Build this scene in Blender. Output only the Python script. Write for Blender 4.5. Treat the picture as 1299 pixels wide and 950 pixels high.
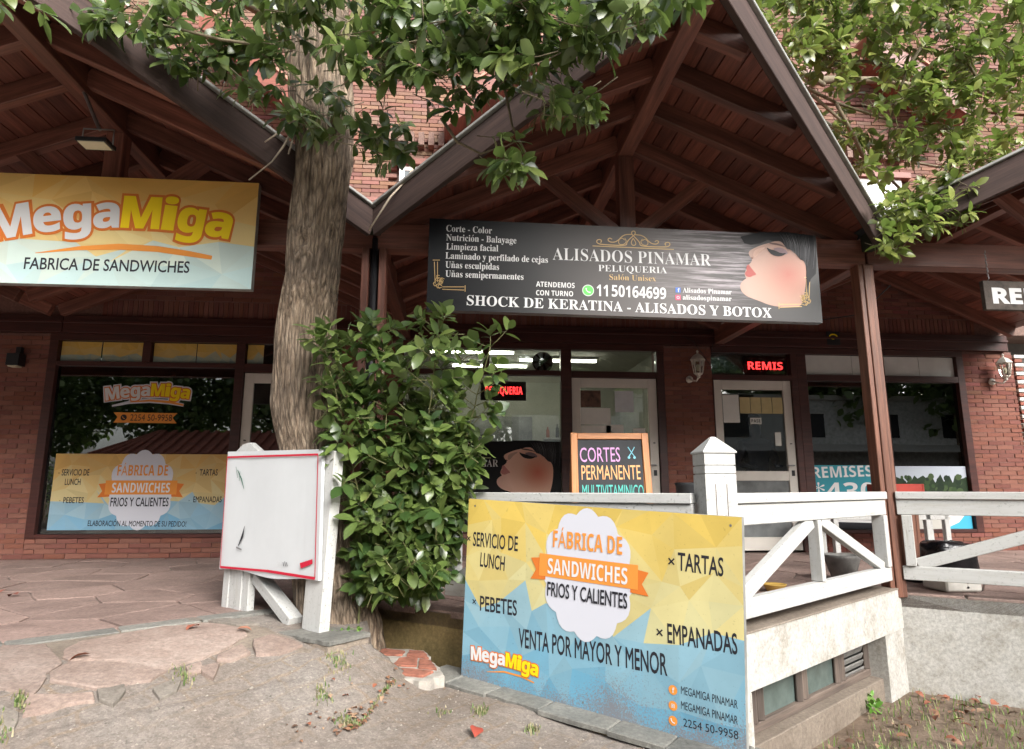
import bpy, math, random
from mathutils import Vector, Matrix, noise
random.seed(7)
R = math.radians
for o in list(bpy.data.objects): bpy.data.objects.remove(o)
SC = bpy.context.scene
COL = SC.collection

# ------------------------------------------------------------------ camera
FPX, CX, CY, CH = 800.0, 649.5, 475.0, 0.78
PITCH = math.atan(144/800.0); YAW = R(5)
cam = bpy.data.cameras.new('camera'); camo = bpy.data.objects.new('camera', cam); COL.objects.link(camo)
cam.sensor_width = 36; cam.lens = FPX/1299*36; cam.clip_end = 500; cam.clip_start = .05
camo.location = (0, 0, CH); camo.rotation_euler = (math.pi/2+PITCH, 0, -YAW)
SC.camera = camo
# ------------------------------------------------------------------ light
w = bpy.data.worlds.new('World'); SC.world = w; w.use_nodes = True
nt = w.node_tree; bg = nt.nodes['Background']
sky = nt.nodes.new('ShaderNodeTexSky'); sky.sky_type = 'NISHITA'; sky.sun_disc = False
sky.sun_elevation = R(32); sky.sun_rotation = R(150); sky.air_density = 1.0; sky.dust_density = 5.0; sky.ozone_density = 1.0
hs = nt.nodes.new('ShaderNodeHueSaturation'); hs.inputs['Saturation'].default_value = .25
nt.links.new(sky.outputs[0], hs.inputs['Color']); nt.links.new(hs.outputs[0], bg.inputs[0]); bg.inputs[1].default_value = .15
sl = bpy.data.lights.new('sun', 'SUN'); sl.energy = 1.7; sl.angle = R(28); sl.color = (1, .97, .93)
so = bpy.data.objects.new('sun', sl); COL.objects.link(so)
so.rotation_euler = Vector((-.35, .80, -.55)).to_track_quat('-Z', 'Y').to_euler()
SC.view_settings.view_transform = 'Standard'; SC.view_settings.look = 'None'; SC.view_settings.gamma = 1
SC.view_settings.exposure = 1.32
SC.cycles.max_bounces = 8; SC.cycles.transparent_max_bounces = 12

# ------------------------------------------------------------------ pixel -> world helpers (only used to find where things stand)
_F = Vector((math.sin(YAW)*math.cos(PITCH), math.cos(YAW)*math.cos(PITCH), math.sin(PITCH)))
_R = Vector((math.cos(YAW), -math.sin(YAW), 0)); _U = _R.cross(_F); _C = Vector((0, 0, CH))
def ray(x, y): return _F + _R*((x-CX)/FPX) - _U*((y-CY)/FPX)
def onY(x, y, Y): r = ray(x, y); return _C + r*(Y/r.y)
def onZ(x, y, z): r = ray(x, y); return _C + r*((z-CH)/r.z)
def onV(x, y, A, B):
    r = ray(x, y); n = Vector((-(B[1]-A[1]), B[0]-A[0])); return _C + r*((n.x*A[0]+n.y*A[1])/(n.x*r.x+n.y*r.y))
def onD(x, y, D): return _C + ray(x, y)*D

# ------------------------------------------------------------------ materials
def newmat(name):
    m = bpy.data.materials.new(name); m.use_nodes = True
    return m, m.node_tree, m.node_tree.nodes['Principled BSDF']
def N(t, typ, **k):
    n = t.nodes.new(typ)
    for a, b in k.items():
        if a in n.inputs.keys() if hasattr(n.inputs, 'keys') else False: n.inputs[a].default_value = b
        else: setattr(n, a, b)
    return n
def coords(t, stretch=(1, 1, 1), objrand=True, kind='Object'):
    tc = t.nodes.new('ShaderNodeTexCoord'); mp = t.nodes.new('ShaderNodeMapping'); mp.inputs['Scale'].default_value = stretch
    t.links.new(tc.outputs[kind], mp.inputs[0])
    if objrand:
        oi = t.nodes.new('ShaderNodeObjectInfo'); mu = t.nodes.new('ShaderNodeMath'); mu.operation = 'MULTIPLY'; mu.inputs[1].default_value = 37.0
        t.links.new(oi.outputs['Random'], mu.inputs[0]); t.links.new(mu.outputs[0], mp.inputs['Location'])
    return mp.outputs[0]
def noi(t, vec, scale, detail=5, rough=.6):
    n = t.nodes.new('ShaderNodeTexNoise'); n.inputs['Scale'].default_value = scale; n.inputs['Detail'].default_value = detail
    n.inputs['Roughness'].default_value = rough; t.links.new(vec, n.inputs['Vector']); return n.outputs['Fac']
def ramp(t, fac, stops):
    r = t.nodes.new('ShaderNodeValToRGB'); e = r.color_ramp.elements
    while len(e) < len(stops): e.new(.5)
    for i, (p, c) in enumerate(stops):
        e[i].position = p; e[i].color = (c[0], c[1], c[2], 1) if not isinstance(c, (int, float)) else (c, c, c, 1)
    t.links.new(fac, r.inputs[0]); return r.outputs[0]
def mix(t, fac, a, b, mode='MIX'):
    m = t.nodes.new('ShaderNodeMix'); m.data_type = 'RGBA'; m.blend_type = mode
    for s, v in ((0, fac), (6, a), (7, b)):
        if isinstance(v, bpy.types.NodeSocket): t.links.new(v, m.inputs[s])
        elif isinstance(v, (int, float)) and s == 0: m.inputs[0].default_value = v
        else:
            v = (v, v, v) if isinstance(v, (int, float)) else v
            m.inputs[s].default_value = (v[0], v[1], v[2], 1)
    return m.outputs[2]
def bump(t, h, b, strength=.3, dist=.01):
    n = t.nodes.new('ShaderNodeBump'); n.inputs['Strength'].default_value = strength; n.inputs['Distance'].default_value = dist
    t.links.new(h, n.inputs['Height']); t.links.new(n.outputs[0], b.inputs['Normal'])
def simple(name, c, rough=.6, metal=0, var=.25, scale=6, bmp=.1, emit=None, es=1.0):
    m, t, b = newmat(name); v = coords(t); f = noi(t, v, scale)
    d = tuple(x*(1-var) for x in c); l = tuple(min(1, x*(1+var)) for x in c)
    t.links.new(ramp(t, f, [(.3, d), (.7, l)]), b.inputs['Base Color']); b.inputs['Roughness'].default_value = rough; b.inputs['Metallic'].default_value = metal
    if bmp: bump(t, noi(t, v, scale*12, 3), b, bmp, .004)
    if emit: b.inputs['Emission Color'].default_value = (*emit, 1); b.inputs['Emission Strength'].default_value = es
    return m
def wood(name, dark, light, axis=0, rough=.5, per=.35):
    m, t, b = newmat(name); s = [9, 9, 9]; s[axis] = .7
    v = coords(t, s); f = noi(t, v, 2.2, 8, .65)
    s2 = [60, 60, 60]; s2[axis] = 2; v2 = coords(t, s2); g = noi(t, v2, 1.5, 4, .7)
    c = ramp(t, f, [(.28, dark), (.72, light)])
    c = mix(t, .55, c, ramp(t, g, [(.3, .35), (.65, 1.15)]), 'MULTIPLY')
    oi = t.nodes.new('ShaderNodeObjectInfo'); mr = t.nodes.new('ShaderNodeMapRange'); mr.inputs[3].default_value = 1-per; mr.inputs[4].default_value = 1+per
    t.links.new(oi.outputs['Random'], mr.inputs[0])
    vm = t.nodes.new('ShaderNodeVectorMath'); vm.operation = 'SCALE'; t.links.new(c, vm.inputs[0]); t.links.new(mr.outputs[0], vm.inputs['Scale'])
    t.links.new(vm.outputs[0], b.inputs['Base Color']); b.inputs['Roughness'].default_value = rough
    bump(t, g, b, .25, .004); return m
def whitewood(name, base=(.48, .48, .465), wear=.5, axis=0):
    m, t, b = newmat(name); v = coords(t, (1, 1, 1)); s = [22, 22, 22]; s[axis] = 2
    g = noi(t, coords(t, s), 1.6, 8, .72); h = noi(t, v, 55, 6, .8); k = noi(t, v, 3, 3)
    c = ramp(t, g, [(.24, (.20, .19, .17)), (.24+.14*wear, (.42, .41, .38)), (.48, base), (.8, tuple(min(.85, x*1.12) for x in base))])
    sp = ramp(t, h, [(.36, (.22, .21, .18)), (.43, 1.0)])
    c = mix(t, ramp(t, k, [(.35, .2), (.7, 1.0)]), c, sp, 'MULTIPLY')
    t.links.new(c, b.inputs['Base Color']); b.inputs['Roughness'].default_value = .7; bump(t, g, b, .3, .003); return m
def attrmat(name, rough=.5, wear=0, gloss=.5, bmp=0):
    m, t, b = newmat(name); a = t.nodes.new('ShaderNodeAttribute'); a.attribute_name = 'tint'
    c = a.outputs['Color']; v = coords(t, objrand=False)
    if wear:
        f = noi(t, v, 2.5, 4); c = mix(t, wear, c, ramp(t, f, [(.3, .72), (.7, 1.08)]), 'MULTIPLY')
        f = noi(t, v, 70, 3); c = mix(t, wear*.6, c, ramp(t, f, [(.28, .4), (.36, 1.0)]), 'MULTIPLY')
    t.links.new(c, b.inputs['Base Color']); b.inputs['Roughness'].default_value = rough; b.inputs['Specular IOR Level'].default_value = gloss
    if bmp: bump(t, noi(t, v, 60, 4), b, bmp, .004)
    return m
def flat(name, c, rough=.55):
    m, t, b = newmat(name); b.inputs['Base Color'].default_value = (*c, 1); b.inputs['Roughness'].default_value = rough; b.inputs['Specular IOR Level'].default_value = .2; return m
M = {}
M['beam'] = wood('beam_wood', (.09, .034, .025), (.30, .118, .080), 0, .45)
M['beam_front'] = wood('weathered_barge_wood', (.034, .020, .017), (.078, .046, .038), 0, .85, .1)
M['board'] = wood('ceiling_board_wood', (.10, .032, .023), (.28, .095, .062), 1, .5, .3)
M['frame'] = wood('dark_red_frame_wood', (.036, .010, .008), (.085, .023, .017), 0, .4, .15)
M['column'] = wood('column_wood', (.07, .028, .018), (.24, .10, .06), 0, .5, .2)
M['white'] = whitewood('white_painted_wood')
M['white_rough'] = whitewood('peeling_white_paint', (.46, .46, .445), .85)
M['door'] = simple('painted_door', (.66, .62, .56), .5, 0, .08, 3, .03)
M['metal'] = simple('grey_metal', (.3, .3, .3), .4, .8)
M['flash'] = simple('zinc_flashing', (.32, .32, .30), .55, .3, .3, 5)
M['black'] = simple('black_plastic', (.012, .012, .014), .4)
M['sticker'] = flat('white_print', (.66, .66, .66)); M['ink'] = flat('dark_ink', (.022, .022, .028)); M['orange'] = flat('orange_print', (.72, .27, .05))
M['orange2'] = flat('deep_orange_print', (.62, .17, .03)); M['yellow'] = flat('yellow_print', (.85, .62, .01)); M['gold'] = flat('gold_print', (.55, .38, .17))
M['redline'] = flat('red_line', (.50, .015, .04)); M['green'] = flat('green_badge', (.13, .55, .12)); M['blue'] = flat('blue_badge', (.08, .16, .45)); M['pinkb'] = flat('magenta_badge', (.60, .08, .16))
M['teal'] = flat('teal_print', (.035, .25, .31)); M['badge'] = flat('badge_white', (.58, .59, .65)); M['chalk_pink'] = flat('chalk_violet', (.62, .33, .60)); M['chalk_or'] = flat('chalk_orange', (.75, .40, .18)); M['chalk_te'] = flat('chalk_teal', (.10, .48, .42)); M['chalk_bl'] = flat('chalk_blue', (.2, .5, .6))
M['slatebd'] = simple('blackboard_slate', (.018, .020, .024), .7, 0, .4, 4)
M['easel'] = wood('orange_pine', (.40, .15, .05), (.62, .27, .10), 0, .5, .1)
M['hair'] = flat('black_hair_print', (.008, .008, .010), .5)
M['art'] = attrmat('printed_vinyl', .5, .25); M['art_old'] = attrmat('weathered_vinyl', .55, .55)
def _wear():
    m = M['art_old']; t = m.node_tree; b = t.nodes['Principled BSDF']; src = b.inputs['Base Color'].links[0].from_socket
    v = coords(t, (1, 1, 1), False); n = noi(t, v, 130, 4, .8); k = noi(t, v, 3.5, 4, .6); sp = t.nodes.new('ShaderNodeSeparateXYZ'); t.links.new(v, sp.inputs[0])
    mr = t.nodes.new('ShaderNodeMapRange'); mr.inputs[1].default_value = .12; mr.inputs[2].default_value = -.36; mr.inputs[3].default_value = -.22; mr.inputs[4].default_value = .20; t.links.new(sp.outputs[2], mr.inputs[0])
    a = t.nodes.new('ShaderNodeMath'); t.links.new(n, a.inputs[0]); t.links.new(mr.outputs[0], a.inputs[1]); a2 = t.nodes.new('ShaderNodeMath'); a2.operation = 'MULTIPLY_ADD'; a2.inputs[1].default_value = .45; a2.inputs[2].default_value = -.22; t.links.new(k, a2.inputs[0])
    a3 = t.nodes.new('ShaderNodeMath'); t.links.new(a.outputs[0], a3.inputs[0]); t.links.new(a2.outputs[0], a3.inputs[1])
    f = ramp(t, a3.outputs[0], [(.60, 0.0), (.66, .8)]); t.links.new(mix(t, f, src, (.20, .17, .17)), b.inputs['Base Color'])
_wear()
M['brick'] = attrmat('brick', .85, .55, .2, .5)
M['brick_up'] = attrmat('upper_brick', .85, .4, .2, .5)
M['leaf'] = None
def m_leaf(name, a, b_, tr=.25):
    m, t, b = newmat(name); at = t.nodes.new('ShaderNodeAttribute'); at.attribute_name = 'tint'
    sp = t.nodes.new('ShaderNodeSeparateColor'); t.links.new(at.outputs['Color'], sp.inputs[0])
    c = ramp(t, sp.outputs[0], [(.1, a), (.9, b_)])
    c = mix(t, sp.outputs[1], c, (.30, .34, .10))
    geo = t.nodes.new('ShaderNodeNewGeometry')
    c = mix(t, geo.outputs['Backfacing'], c, mix(t, .5, c, (.16, .22, .09)))
    t.links.new(c, b.inputs['Base Color']); b.inputs['Roughness'].default_value = .30; b.inputs['Specular IOR Level'].default_value = .65
    tl = t.nodes.new('ShaderNodeBsdfTranslucent'); t.links.new(mix(t, .5, c, (.16, .30, .03)), tl.inputs[0])
    mx = t.nodes.new('ShaderNodeMixShader'); mx.inputs[0].default_value = tr
    t.links.new(b.outputs[0], mx.inputs[1]); t.links.new(tl.outputs[0], mx.inputs[2]); t.links.new(mx.outputs[0], t.nodes['Material Output'].inputs[0]); return m
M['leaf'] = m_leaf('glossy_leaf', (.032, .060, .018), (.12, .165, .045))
M['leaf_light'] = m_leaf('yellow_green_leaf', (.085, .115, .022), (.30, .34, .085), .35)  # paler, yellower green for the right-hand crown
M['leaf_bush'] = m_leaf('bush_leaf', (.036, .072, .020), (.13, .185, .048))
M['leaf_far'] = m_leaf('far_leaf', (.06, .11, .035), (.24, .32, .11))
M['dry'] = attrmat('dry_leaf', .7, .3); M['grass'] = attrmat('grass_blade', .6, 0)
def m_glass(name, k, tint=(.72, .76, .76)):
    m, t, b = newmat(name); t.nodes.remove(b)
    tr = t.nodes.new('ShaderNodeBsdfTransparent'); tr.inputs[0].default_value = (*tint, 1)
    gl = t.nodes.new('ShaderNodeBsdfGlossy'); gl.inputs['Roughness'].default_value = .0; gl.inputs[0].default_value = (.95, .97, .97, 1)
    fr = t.nodes.new('ShaderNodeFresnel'); fr.inputs['IOR'].default_value = k
    mx = t.nodes.new('ShaderNodeMixShader'); t.links.new(fr.outputs[0], mx.inputs[0]); t.links.new(tr.outputs[0], mx.inputs[1]); t.links.new(gl.outputs[0], mx.inputs[2])
    t.links.new(mx.outputs[0], t.nodes['Material Output'].inputs[0]); return m
M['glass'] = m_glass('window_glass', 1.9); M['glass_dark'] = m_glass('tinted_window_glass', 2.1, (.35, .38, .38)); M['glass_taxi'] = m_glass('taxi_window_glass', 2.1, (.75, .78, .78)); M['glass_clear'] = m_glass('clear_glass', 1.45, (.9, .9, .9))
def m_bark():
    m, t, b = newmat('bark'); v = coords(t, (40, 40, 5.5), False); f = noi(t, v, 1.1, 10, .75); g = noi(t, coords(t, (1, 1, 1), False), 2.2, 4)
    vo = t.nodes.new('ShaderNodeTexVoronoi'); vo.feature = 'DISTANCE_TO_EDGE'; vo.inputs['Scale'].default_value = 1.0; t.links.new(coords(t, (30, 30, 4.5), False), vo.inputs['Vector'])
    c = ramp(t, f, [(.32, (.05, .035, .025)), (.45, (.29, .22, .155)), (.62, (.56, .46, .35))])
    c = mix(t, .62, c, ramp(t, vo.outputs[0], [(.0, .22), (.12, .8), (.3, 1.15)]), 'MULTIPLY')
    ad = t.nodes.new('ShaderNodeMath'); ad.operation = 'MULTIPLY_ADD'; ad.inputs[1].default_value = 1.6; t.links.new(vo.outputs[0], ad.inputs[0]); t.links.new(f, ad.inputs[2]); f = ad.outputs[0]
    c = mix(t, .6, c, ramp(t, g, [(.35, (.55, .5, .48)), (.65, (1.2, 1.1, 1))]), 'MULTIPLY')
    t.links.new(c, b.inputs['Base Color']); b.inputs['Roughness'].default_value = .9; bump(t, f, b, 1.0, .05); return m
M['bark'] = m_bark(); M['twig'] = simple('twig_bark', (.16, .13, .08), .8, 0, .4, 20); M['branch_green'] = simple('greenish_limb', (.15, .15, .05), .75, 0, .3, 8)
M['dead'] = simple('dead_twig', (.42, .35, .27), .8); M['stem_green'] = simple('green_shoot', (.13, .13, .05), .6)
def m_pave():
    m, t, b = newmat('worn_concrete'); v = coords(t, (1, 1, 1), False)
    f = noi(t, v, 1.6, 6, .6); g = noi(t, v, 140, 4, .8); k = noi(t, v, 24, 5, .7)
    c = ramp(t, f, [(.3, (.205, .165, .135)), (.5, (.235, .20, .172)), (.7, (.27, .242, .215))])
    vo = t.nodes.new('ShaderNodeTexVoronoi'); vo.inputs['Scale'].default_value = 110; t.links.new(v, vo.inputs['Vector'])
    sv = t.nodes.new('ShaderNodeSeparateColor'); t.links.new(vo.outputs['Color'], sv.inputs[0])
    c = mix(t, .35, c, ramp(t, sv.outputs[0], [(.0, .45), (.35, .8), (.7, 1.1), (.93, 1.3), (1, 2.0)]), 'MULTIPLY')
    c = mix(t, .6, c, ramp(t, g, [(.28, .35), (.42, .85), (.60, 1.1), (.72, 1.5)]), 'MULTIPLY')
    c = mix(t, .6, c, ramp(t, k, [(.3, .55), (.7, 1.25)]), 'MULTIPLY')
    br = t.nodes.new('ShaderNodeTexBrick'); mp = t.nodes.new('ShaderNodeMapping'); mp.inputs['Rotation'].default_value = (0, 0, R(-52)); mp.inputs['Scale'].default_value = (1, 1, 1)
    tc = t.nodes.new('ShaderNodeTexCoord')
    wn = t.nodes.new('ShaderNodeTexNoise'); wn.inputs['Scale'].default_value = 5
    t.links.new(tc.outputs['Object'], wn.inputs['Vector'])
    va = t.nodes.new('ShaderNodeVectorMath'); va.operation = 'MULTIPLY_ADD'; va.inputs[1].default_value = (.12, .12, 0); t.links.new(wn.outputs['Color'], va.inputs[0]); t.links.new(tc.outputs['Object'], va.inputs[2])
    t.links.new(va.outputs[0], mp.inputs[0]); t.links.new(mp.outputs[0], br.inputs['Vector'])
    br.inputs['Scale'].default_value = 1; br.inputs['Brick Width'].default_value = .26; br.inputs['Row Height'].default_value = .13; br.inputs['Mortar Size'].default_value = .012; br.inputs['Mortar Smooth'].default_value = .6
    br.inputs['Color1'].default_value = (1, 1, 1, 1); br.inputs['Color2'].default_value = (.93, .93, .95, 1); br.inputs['Mortar'].default_value = (1.05, .86, .62, 1)
    c = mix(t, ramp(t, noi(t, v, 1.1, 3), [(.42, 0.0), (.6, .5)]), c, br.outputs['Color'], 'MULTIPLY')
    t.links.new(c, b.inputs['Base Color']); b.inputs['Roughness'].default_value = .9; bump(t, g, b, .6, .006); return m
M['pave'] = m_pave()
def m_stone(name, stops, sc=2.5, bm=.4):
    m, t, b = newmat(name); v = coords(t); f = noi(t, v, sc, 8, .7); g = noi(t, v, 45, 6, .75)
    c = ramp(t, f, stops); c = mix(t, .7, c, ramp(t, g, [(.3, .45), (.65, 1.25)]), 'MULTIPLY')
    oi = t.nodes.new('ShaderNodeObjectInfo'); c = mix(t, .5, c, ramp(t, oi.outputs['Random'], [(0, .72), (1, 1.2)]), 'MULTIPLY')
    t.links.new(c, b.inputs['Base Color']); b.inputs['Roughness'].default_value = .75; bump(t, noi(t, v, 9, 8, .7), b, bm, .03); return m
M['stone_in'] = m_stone('terrace_stone', [(.3, (.19, .13, .11)), (.7, (.34, .24, .205))])
M['stone_pink'] = m_stone('pink_flagstone', [(.28, (.21, .145, .118)), (.5, (.29, .218, .182)), (.72, (.36, .29, .25))])
M['stone_grey'] = m_stone('grey_slate', [(.3, (.12, .12, .11)), (.7, (.26, .25, .22))])
M['stone_pale'] = m_stone('pale_concrete_patch', [(.3, (.18, .155, .13)), (.7, (.27, .24, .205))])
M['mortar'] = m_stone('floor_mortar', [(.3, (.13, .10, .085)), (.7, (.22, .18, .15))])
M['mortar_out'] = m_stone('pale_mortar', [(.3, (.17, .135, .105)), (.7, (.27, .225, .18))])
M['soil'] = m_stone('soil', [(.3, (.11, .075, .05)), (.7, (.24, .175, .125))], 4, .8)
M['render_white'] = m_stone('stained_white_render', [(.28, (.30, .27, .22)), (.42, (.41, .39, .35)), (.52, (.48, .465, .43)), (.7, (.54, .53, .50))], 5, .15)
M['render_yellow'] = m_stone('mossy_yellow_render', [(.28, (.10, .08, .03)), (.5, (.26, .19, .08)), (.72, (.38, .29, .14))], 3, .3)
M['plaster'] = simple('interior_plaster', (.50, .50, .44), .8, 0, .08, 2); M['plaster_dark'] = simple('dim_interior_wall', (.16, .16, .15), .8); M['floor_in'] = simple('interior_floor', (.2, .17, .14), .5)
M['lamp_on'] = simple('lit_tube', (.9, .9, .8), .5, 0, 0, 1, 0, (1, .93, .75), 16.0)
M['lens'] = simple('floodlight_lens', (.62, .58, .42), .3, 0, .05, 3, 0)
M['led'] = simple('red_led', (.5, .01, .01), .5, 0, 0, 1, 0, (1, .03, .03), 3.5)
M['curtain'] = simple('grey_green_curtain', (.42, .47, .42), .85); M['cloth'] = simple('dark_jacket', (.02, .026, .05), .8); M['trouser'] = simple('grey_clothing', (.05, .05, .05), .8); M['skin'] = simple('skin', (.16, .09, .06), .6, 0, .1)
M['tile'] = simple('red_roof_tile', (.27, .09, .06), .8, 0, .3, 5)
M['bag'] = simple('black_bag', (.012, .012, .014), .25, 0, .3, 5, .6); M['foam'] = simple('dirty_foam', (.62, .60, .55), .8, 0, .15, 9)
M['cement'] = simple('cement_bucket', (.17, .165, .155), .9, 0, .35, 12, .5); M['yellow_pl'] = simple('yellow_plastic', (.62, .40, .10), .5); M['red_pl'] = simple('red_plastic', (.26, .03, .02), .4)
M['lantern_w'] = simple('cream_lantern_metal', (.66, .62, .55), .5, 0, .2, 8); M['potgrey'] = simple('dark_pot', (.05, .055, .06), .6)
M['upper_fascia'] = wood('upper_red_fascia', (.13, .035, .022), (.26, .075, .045), 0, .5, .1)
M['painted'] = simple('white_window_paint', (.62, .62, .60), .5, 0, .05)

# ------------------------------------------------------------------ mesh helpers
def tint(me, cols):
    """one colour per face"""
    a = me.color_attributes.new('tint', 'FLOAT_COLOR', 'CORNER'); buf = []
    for p, c in zip(me.polygons, cols): buf += [c[0], c[1], c[2], 1.0]*p.loop_total
    a.data.foreach_set('color', buf)
def link(o, parent=None):
    COL.objects.link(o)
    if parent is not None:
        o.parent = parent
        r = parent
        while r.parent is not None: r = r.parent
        if parent.parent is None: o.matrix_parent_inverse = Matrix.Translation(-parent.location) if parent.type == 'EMPTY' else parent.matrix_basis.inverted()
        else:
            pw = pworld(parent); o.matrix_parent_inverse = pw.inverted()
    return o
def pworld(o):
    if o.parent is None: return o.matrix_basis.copy()
    return pworld(o.parent) @ o.matrix_parent_inverse @ o.matrix_basis
def mk(name, vs, fs, mat, parent=None, smooth=False, cols=None):
    me = bpy.data.meshes.new(name); me.from_pydata([tuple(v) for v in vs], [], fs); me.materials.append(mat)
    if cols: tint(me, cols)
    if smooth: me.polygons.foreach_set('use_smooth', [True]*len(me.polygons))
    me.update(); o = bpy.data.objects.new(name, me); return link(o, parent)
def thing(name, label, cat, loc, group=None):
    o = bpy.data.objects.new(name, None); o.empty_display_size = .1; COL.objects.link(o); o.location = loc
    return tag(o, label, cat, group)
def tag(o, label=None, cat=None, group=None, kind=None):
    if label: o['label'] = label
    if cat: o['category'] = cat
    if group: o['group'] = group
    if kind: o['kind'] = kind
    return o
BF = [(0, 1, 3, 2), (4, 6, 7, 5), (0, 4, 5, 1), (2, 3, 7, 6), (0, 2, 6, 4), (1, 5, 7, 3)]
def bxv(sx, sy, sz, j=0):
    return [((a-.5)*sx+random.uniform(-j, j), (b-.5)*sy+random.uniform(-j, j), (c-.5)*sz+random.uniform(-j, j)) for a in (0, 1) for b in (0, 1) for c in (0, 1)]
def bevbox(name, sx, sy, sz, mat, bev=.004):
    hx, hy, hz = sx/2, sy/2, sz/2; bev = min(bev, hx*.4, hy*.4, hz*.4); vs = []; idx = {}
    for X in (-1, 1):
        for Y in (-1, 1):
            for Z in (-1, 1):
                for k in range(3):
                    v = [X*(hx-bev), Y*(hy-bev), Z*(hz-bev)]; v[k] = (X*hx, Y*hy, Z*hz)[k]; idx[(X, Y, Z, k)] = len(vs); vs.append(v)
    fs = []
    def q(*a): fs.append(tuple(a))
    for s in (-1, 1):
        f = [idx[(s, a, b, 0)] for a, b in ((-1, -1), (1, -1), (1, 1), (-1, 1))]; q(*(f if s > 0 else f[::-1]))
        f = [idx[(a, s, b, 1)] for a, b in ((-1, -1), (1, -1), (1, 1), (-1, 1))]; q(*(f if s < 0 else f[::-1]))
        f = [idx[(a, b, s, 2)] for a, b in ((-1, -1), (1, -1), (1, 1), (-1, 1))]; q(*(f if s > 0 else f[::-1]))
    for a in (-1, 1):
        for b in (-1, 1):
            f = [idx[(-1, a, b, 1)], idx[(1, a, b, 1)], idx[(1, a, b, 2)], idx[(-1, a, b, 2)]]; q(*(f if a*b < 0 else f[::-1]) if False else (f if a*b > 0 else f[::-1]))
            f = [idx[(a, -1, b, 2)], idx[(a, 1, b, 2)], idx[(a, 1, b, 0)], idx[(a, -1, b, 0)]]; q(*(f if a*b > 0 else f[::-1]))
            f = [idx[(a, b, -1, 0)], idx[(a, b, 1, 0)], idx[(a, b, 1, 1)], idx[(a, b, -1, 1)]]; q(*(f if a*b > 0 else f[::-1]))
    for a in (-1, 1):
        for b in (-1, 1):
            for c in (-1, 1):
                f = [idx[(a, b, c, 0)], idx[(a, b, c, 1)], idx[(a, b, c, 2)]]; q(*(f if a*b*c > 0 else f[::-1]))
    me = bpy.data.meshes.new(name); me.from_pydata(vs, [], fs); me.materials.append(mat); me.update(); return me
_cache = {}
def beam(name, p0, p1, w_, h_, mat, parent=None, up=(0, 0, 1), bev=.004):
    p0 = Vector(p0); p1 = Vector(p1); d = p1-p0; L = d.length; x = d.normalized(); up = Vector(up)
    y = up.cross(x)
    if y.length < 1e-3: y = Vector((0, 1, 0)).cross(x)
    y.normalize(); z = x.cross(y)
    k = (name, round(L, 3), round(w_, 4), round(h_, 4), mat.name, bev)
    if k not in _cache: _cache[k] = bevbox(name, L, w_, h_, mat, bev)
    o = bpy.data.objects.new(name, _cache[k]); m = Matrix((x, y, z)).transposed().to_4x4(); m.translation = (p0+p1)/2
    o.matrix_basis = m; return link(o, parent)
def box(name, x0, x1, y0, y1, z0, z1, mat, parent=None, bev=.003):
    me = bevbox(name, x1-x0, y1-y0, z1-z0, mat, bev); o = bpy.data.objects.new(name, me); o.location = ((x0+x1)/2, (y0+y1)/2, (z0+z1)/2); return link(o, parent)
def jag(pts, amp=.008, step=.05):
    out = []
    for i in range(len(pts)):
        a, b = pts[i], pts[(i+1) % len(pts)]; L = math.hypot(b[0]-a[0], b[1]-a[1]); k = max(1, int(L/step)); nx, ny = -(b[1]-a[1])/max(L, 1e-6), (b[0]-a[0])/max(L, 1e-6)
        for j in range(k): t_ = j/k; q = 0 if j == 0 else random.uniform(-amp, amp); out.append((a[0]+(b[0]-a[0])*t_+nx*q, a[1]+(b[1]-a[1])*t_+ny*q))
    return out
def prism(name, pts, z0, z1, mat, parent=None, zf=None, jit=0, fan=True):
    """polygon pts (x,y); z0 bottom / z1 top, or zf(x,y) surface with z0,z1 offsets"""
    n = len(pts); a = sum(pts[i][0]*pts[(i+1) % n][1]-pts[(i+1) % n][0]*pts[i][1] for i in range(n))
    if a < 0: pts = pts[::-1]
    f = zf or (lambda x, y: 0); c = (sum(p[0] for p in pts)/n, sum(p[1] for p in pts)/n)
    top = [(p[0], p[1], f(p[0], p[1])+z1-.004) for p in pts]; inn = [(p[0]+(c[0]-p[0])*.04, p[1]+(c[1]-p[1])*.04, f(p[0], p[1])+z1+random.uniform(-jit, jit)) for p in pts]
    bot = [(p[0], p[1], f(p[0], p[1])+z0) for p in pts]; vs = bot+top+inn
    vs.append((c[0], c[1], f(*c)+z1+.001)); fs = ([(2*n+i, 2*n+(i+1) % n, 3*n) for i in range(n)] if fan else [tuple(range(2*n, 3*n))])+[tuple(range(n-1, -1, -1))]
    for i in range(n):
        j = (i+1) % n; fs.append((i, j, n+j, n+i)); fs.append((n+i, n+j, 2*n+j, 2*n+i))
    return mk(name, vs, fs, mat, parent)
def vprism(name, pts, thick, mat, parent=None, n=None):
    """planar 3D polygon extruded along n by thick"""
    pts = [Vector(p) for p in pts]
    if n is None: n = (pts[1]-pts[0]).cross(pts[2]-pts[0]).normalized()
    n = Vector(n); k = len(pts); vs = pts+[p+n*thick for p in pts]
    fs = [tuple(range(k-1, -1, -1)), tuple(range(k, 2*k))]+[(i, (i+1) % k, k+(i+1) % k, k+i) for i in range(k)]
    return mk(name, vs, fs, mat, parent)
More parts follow.
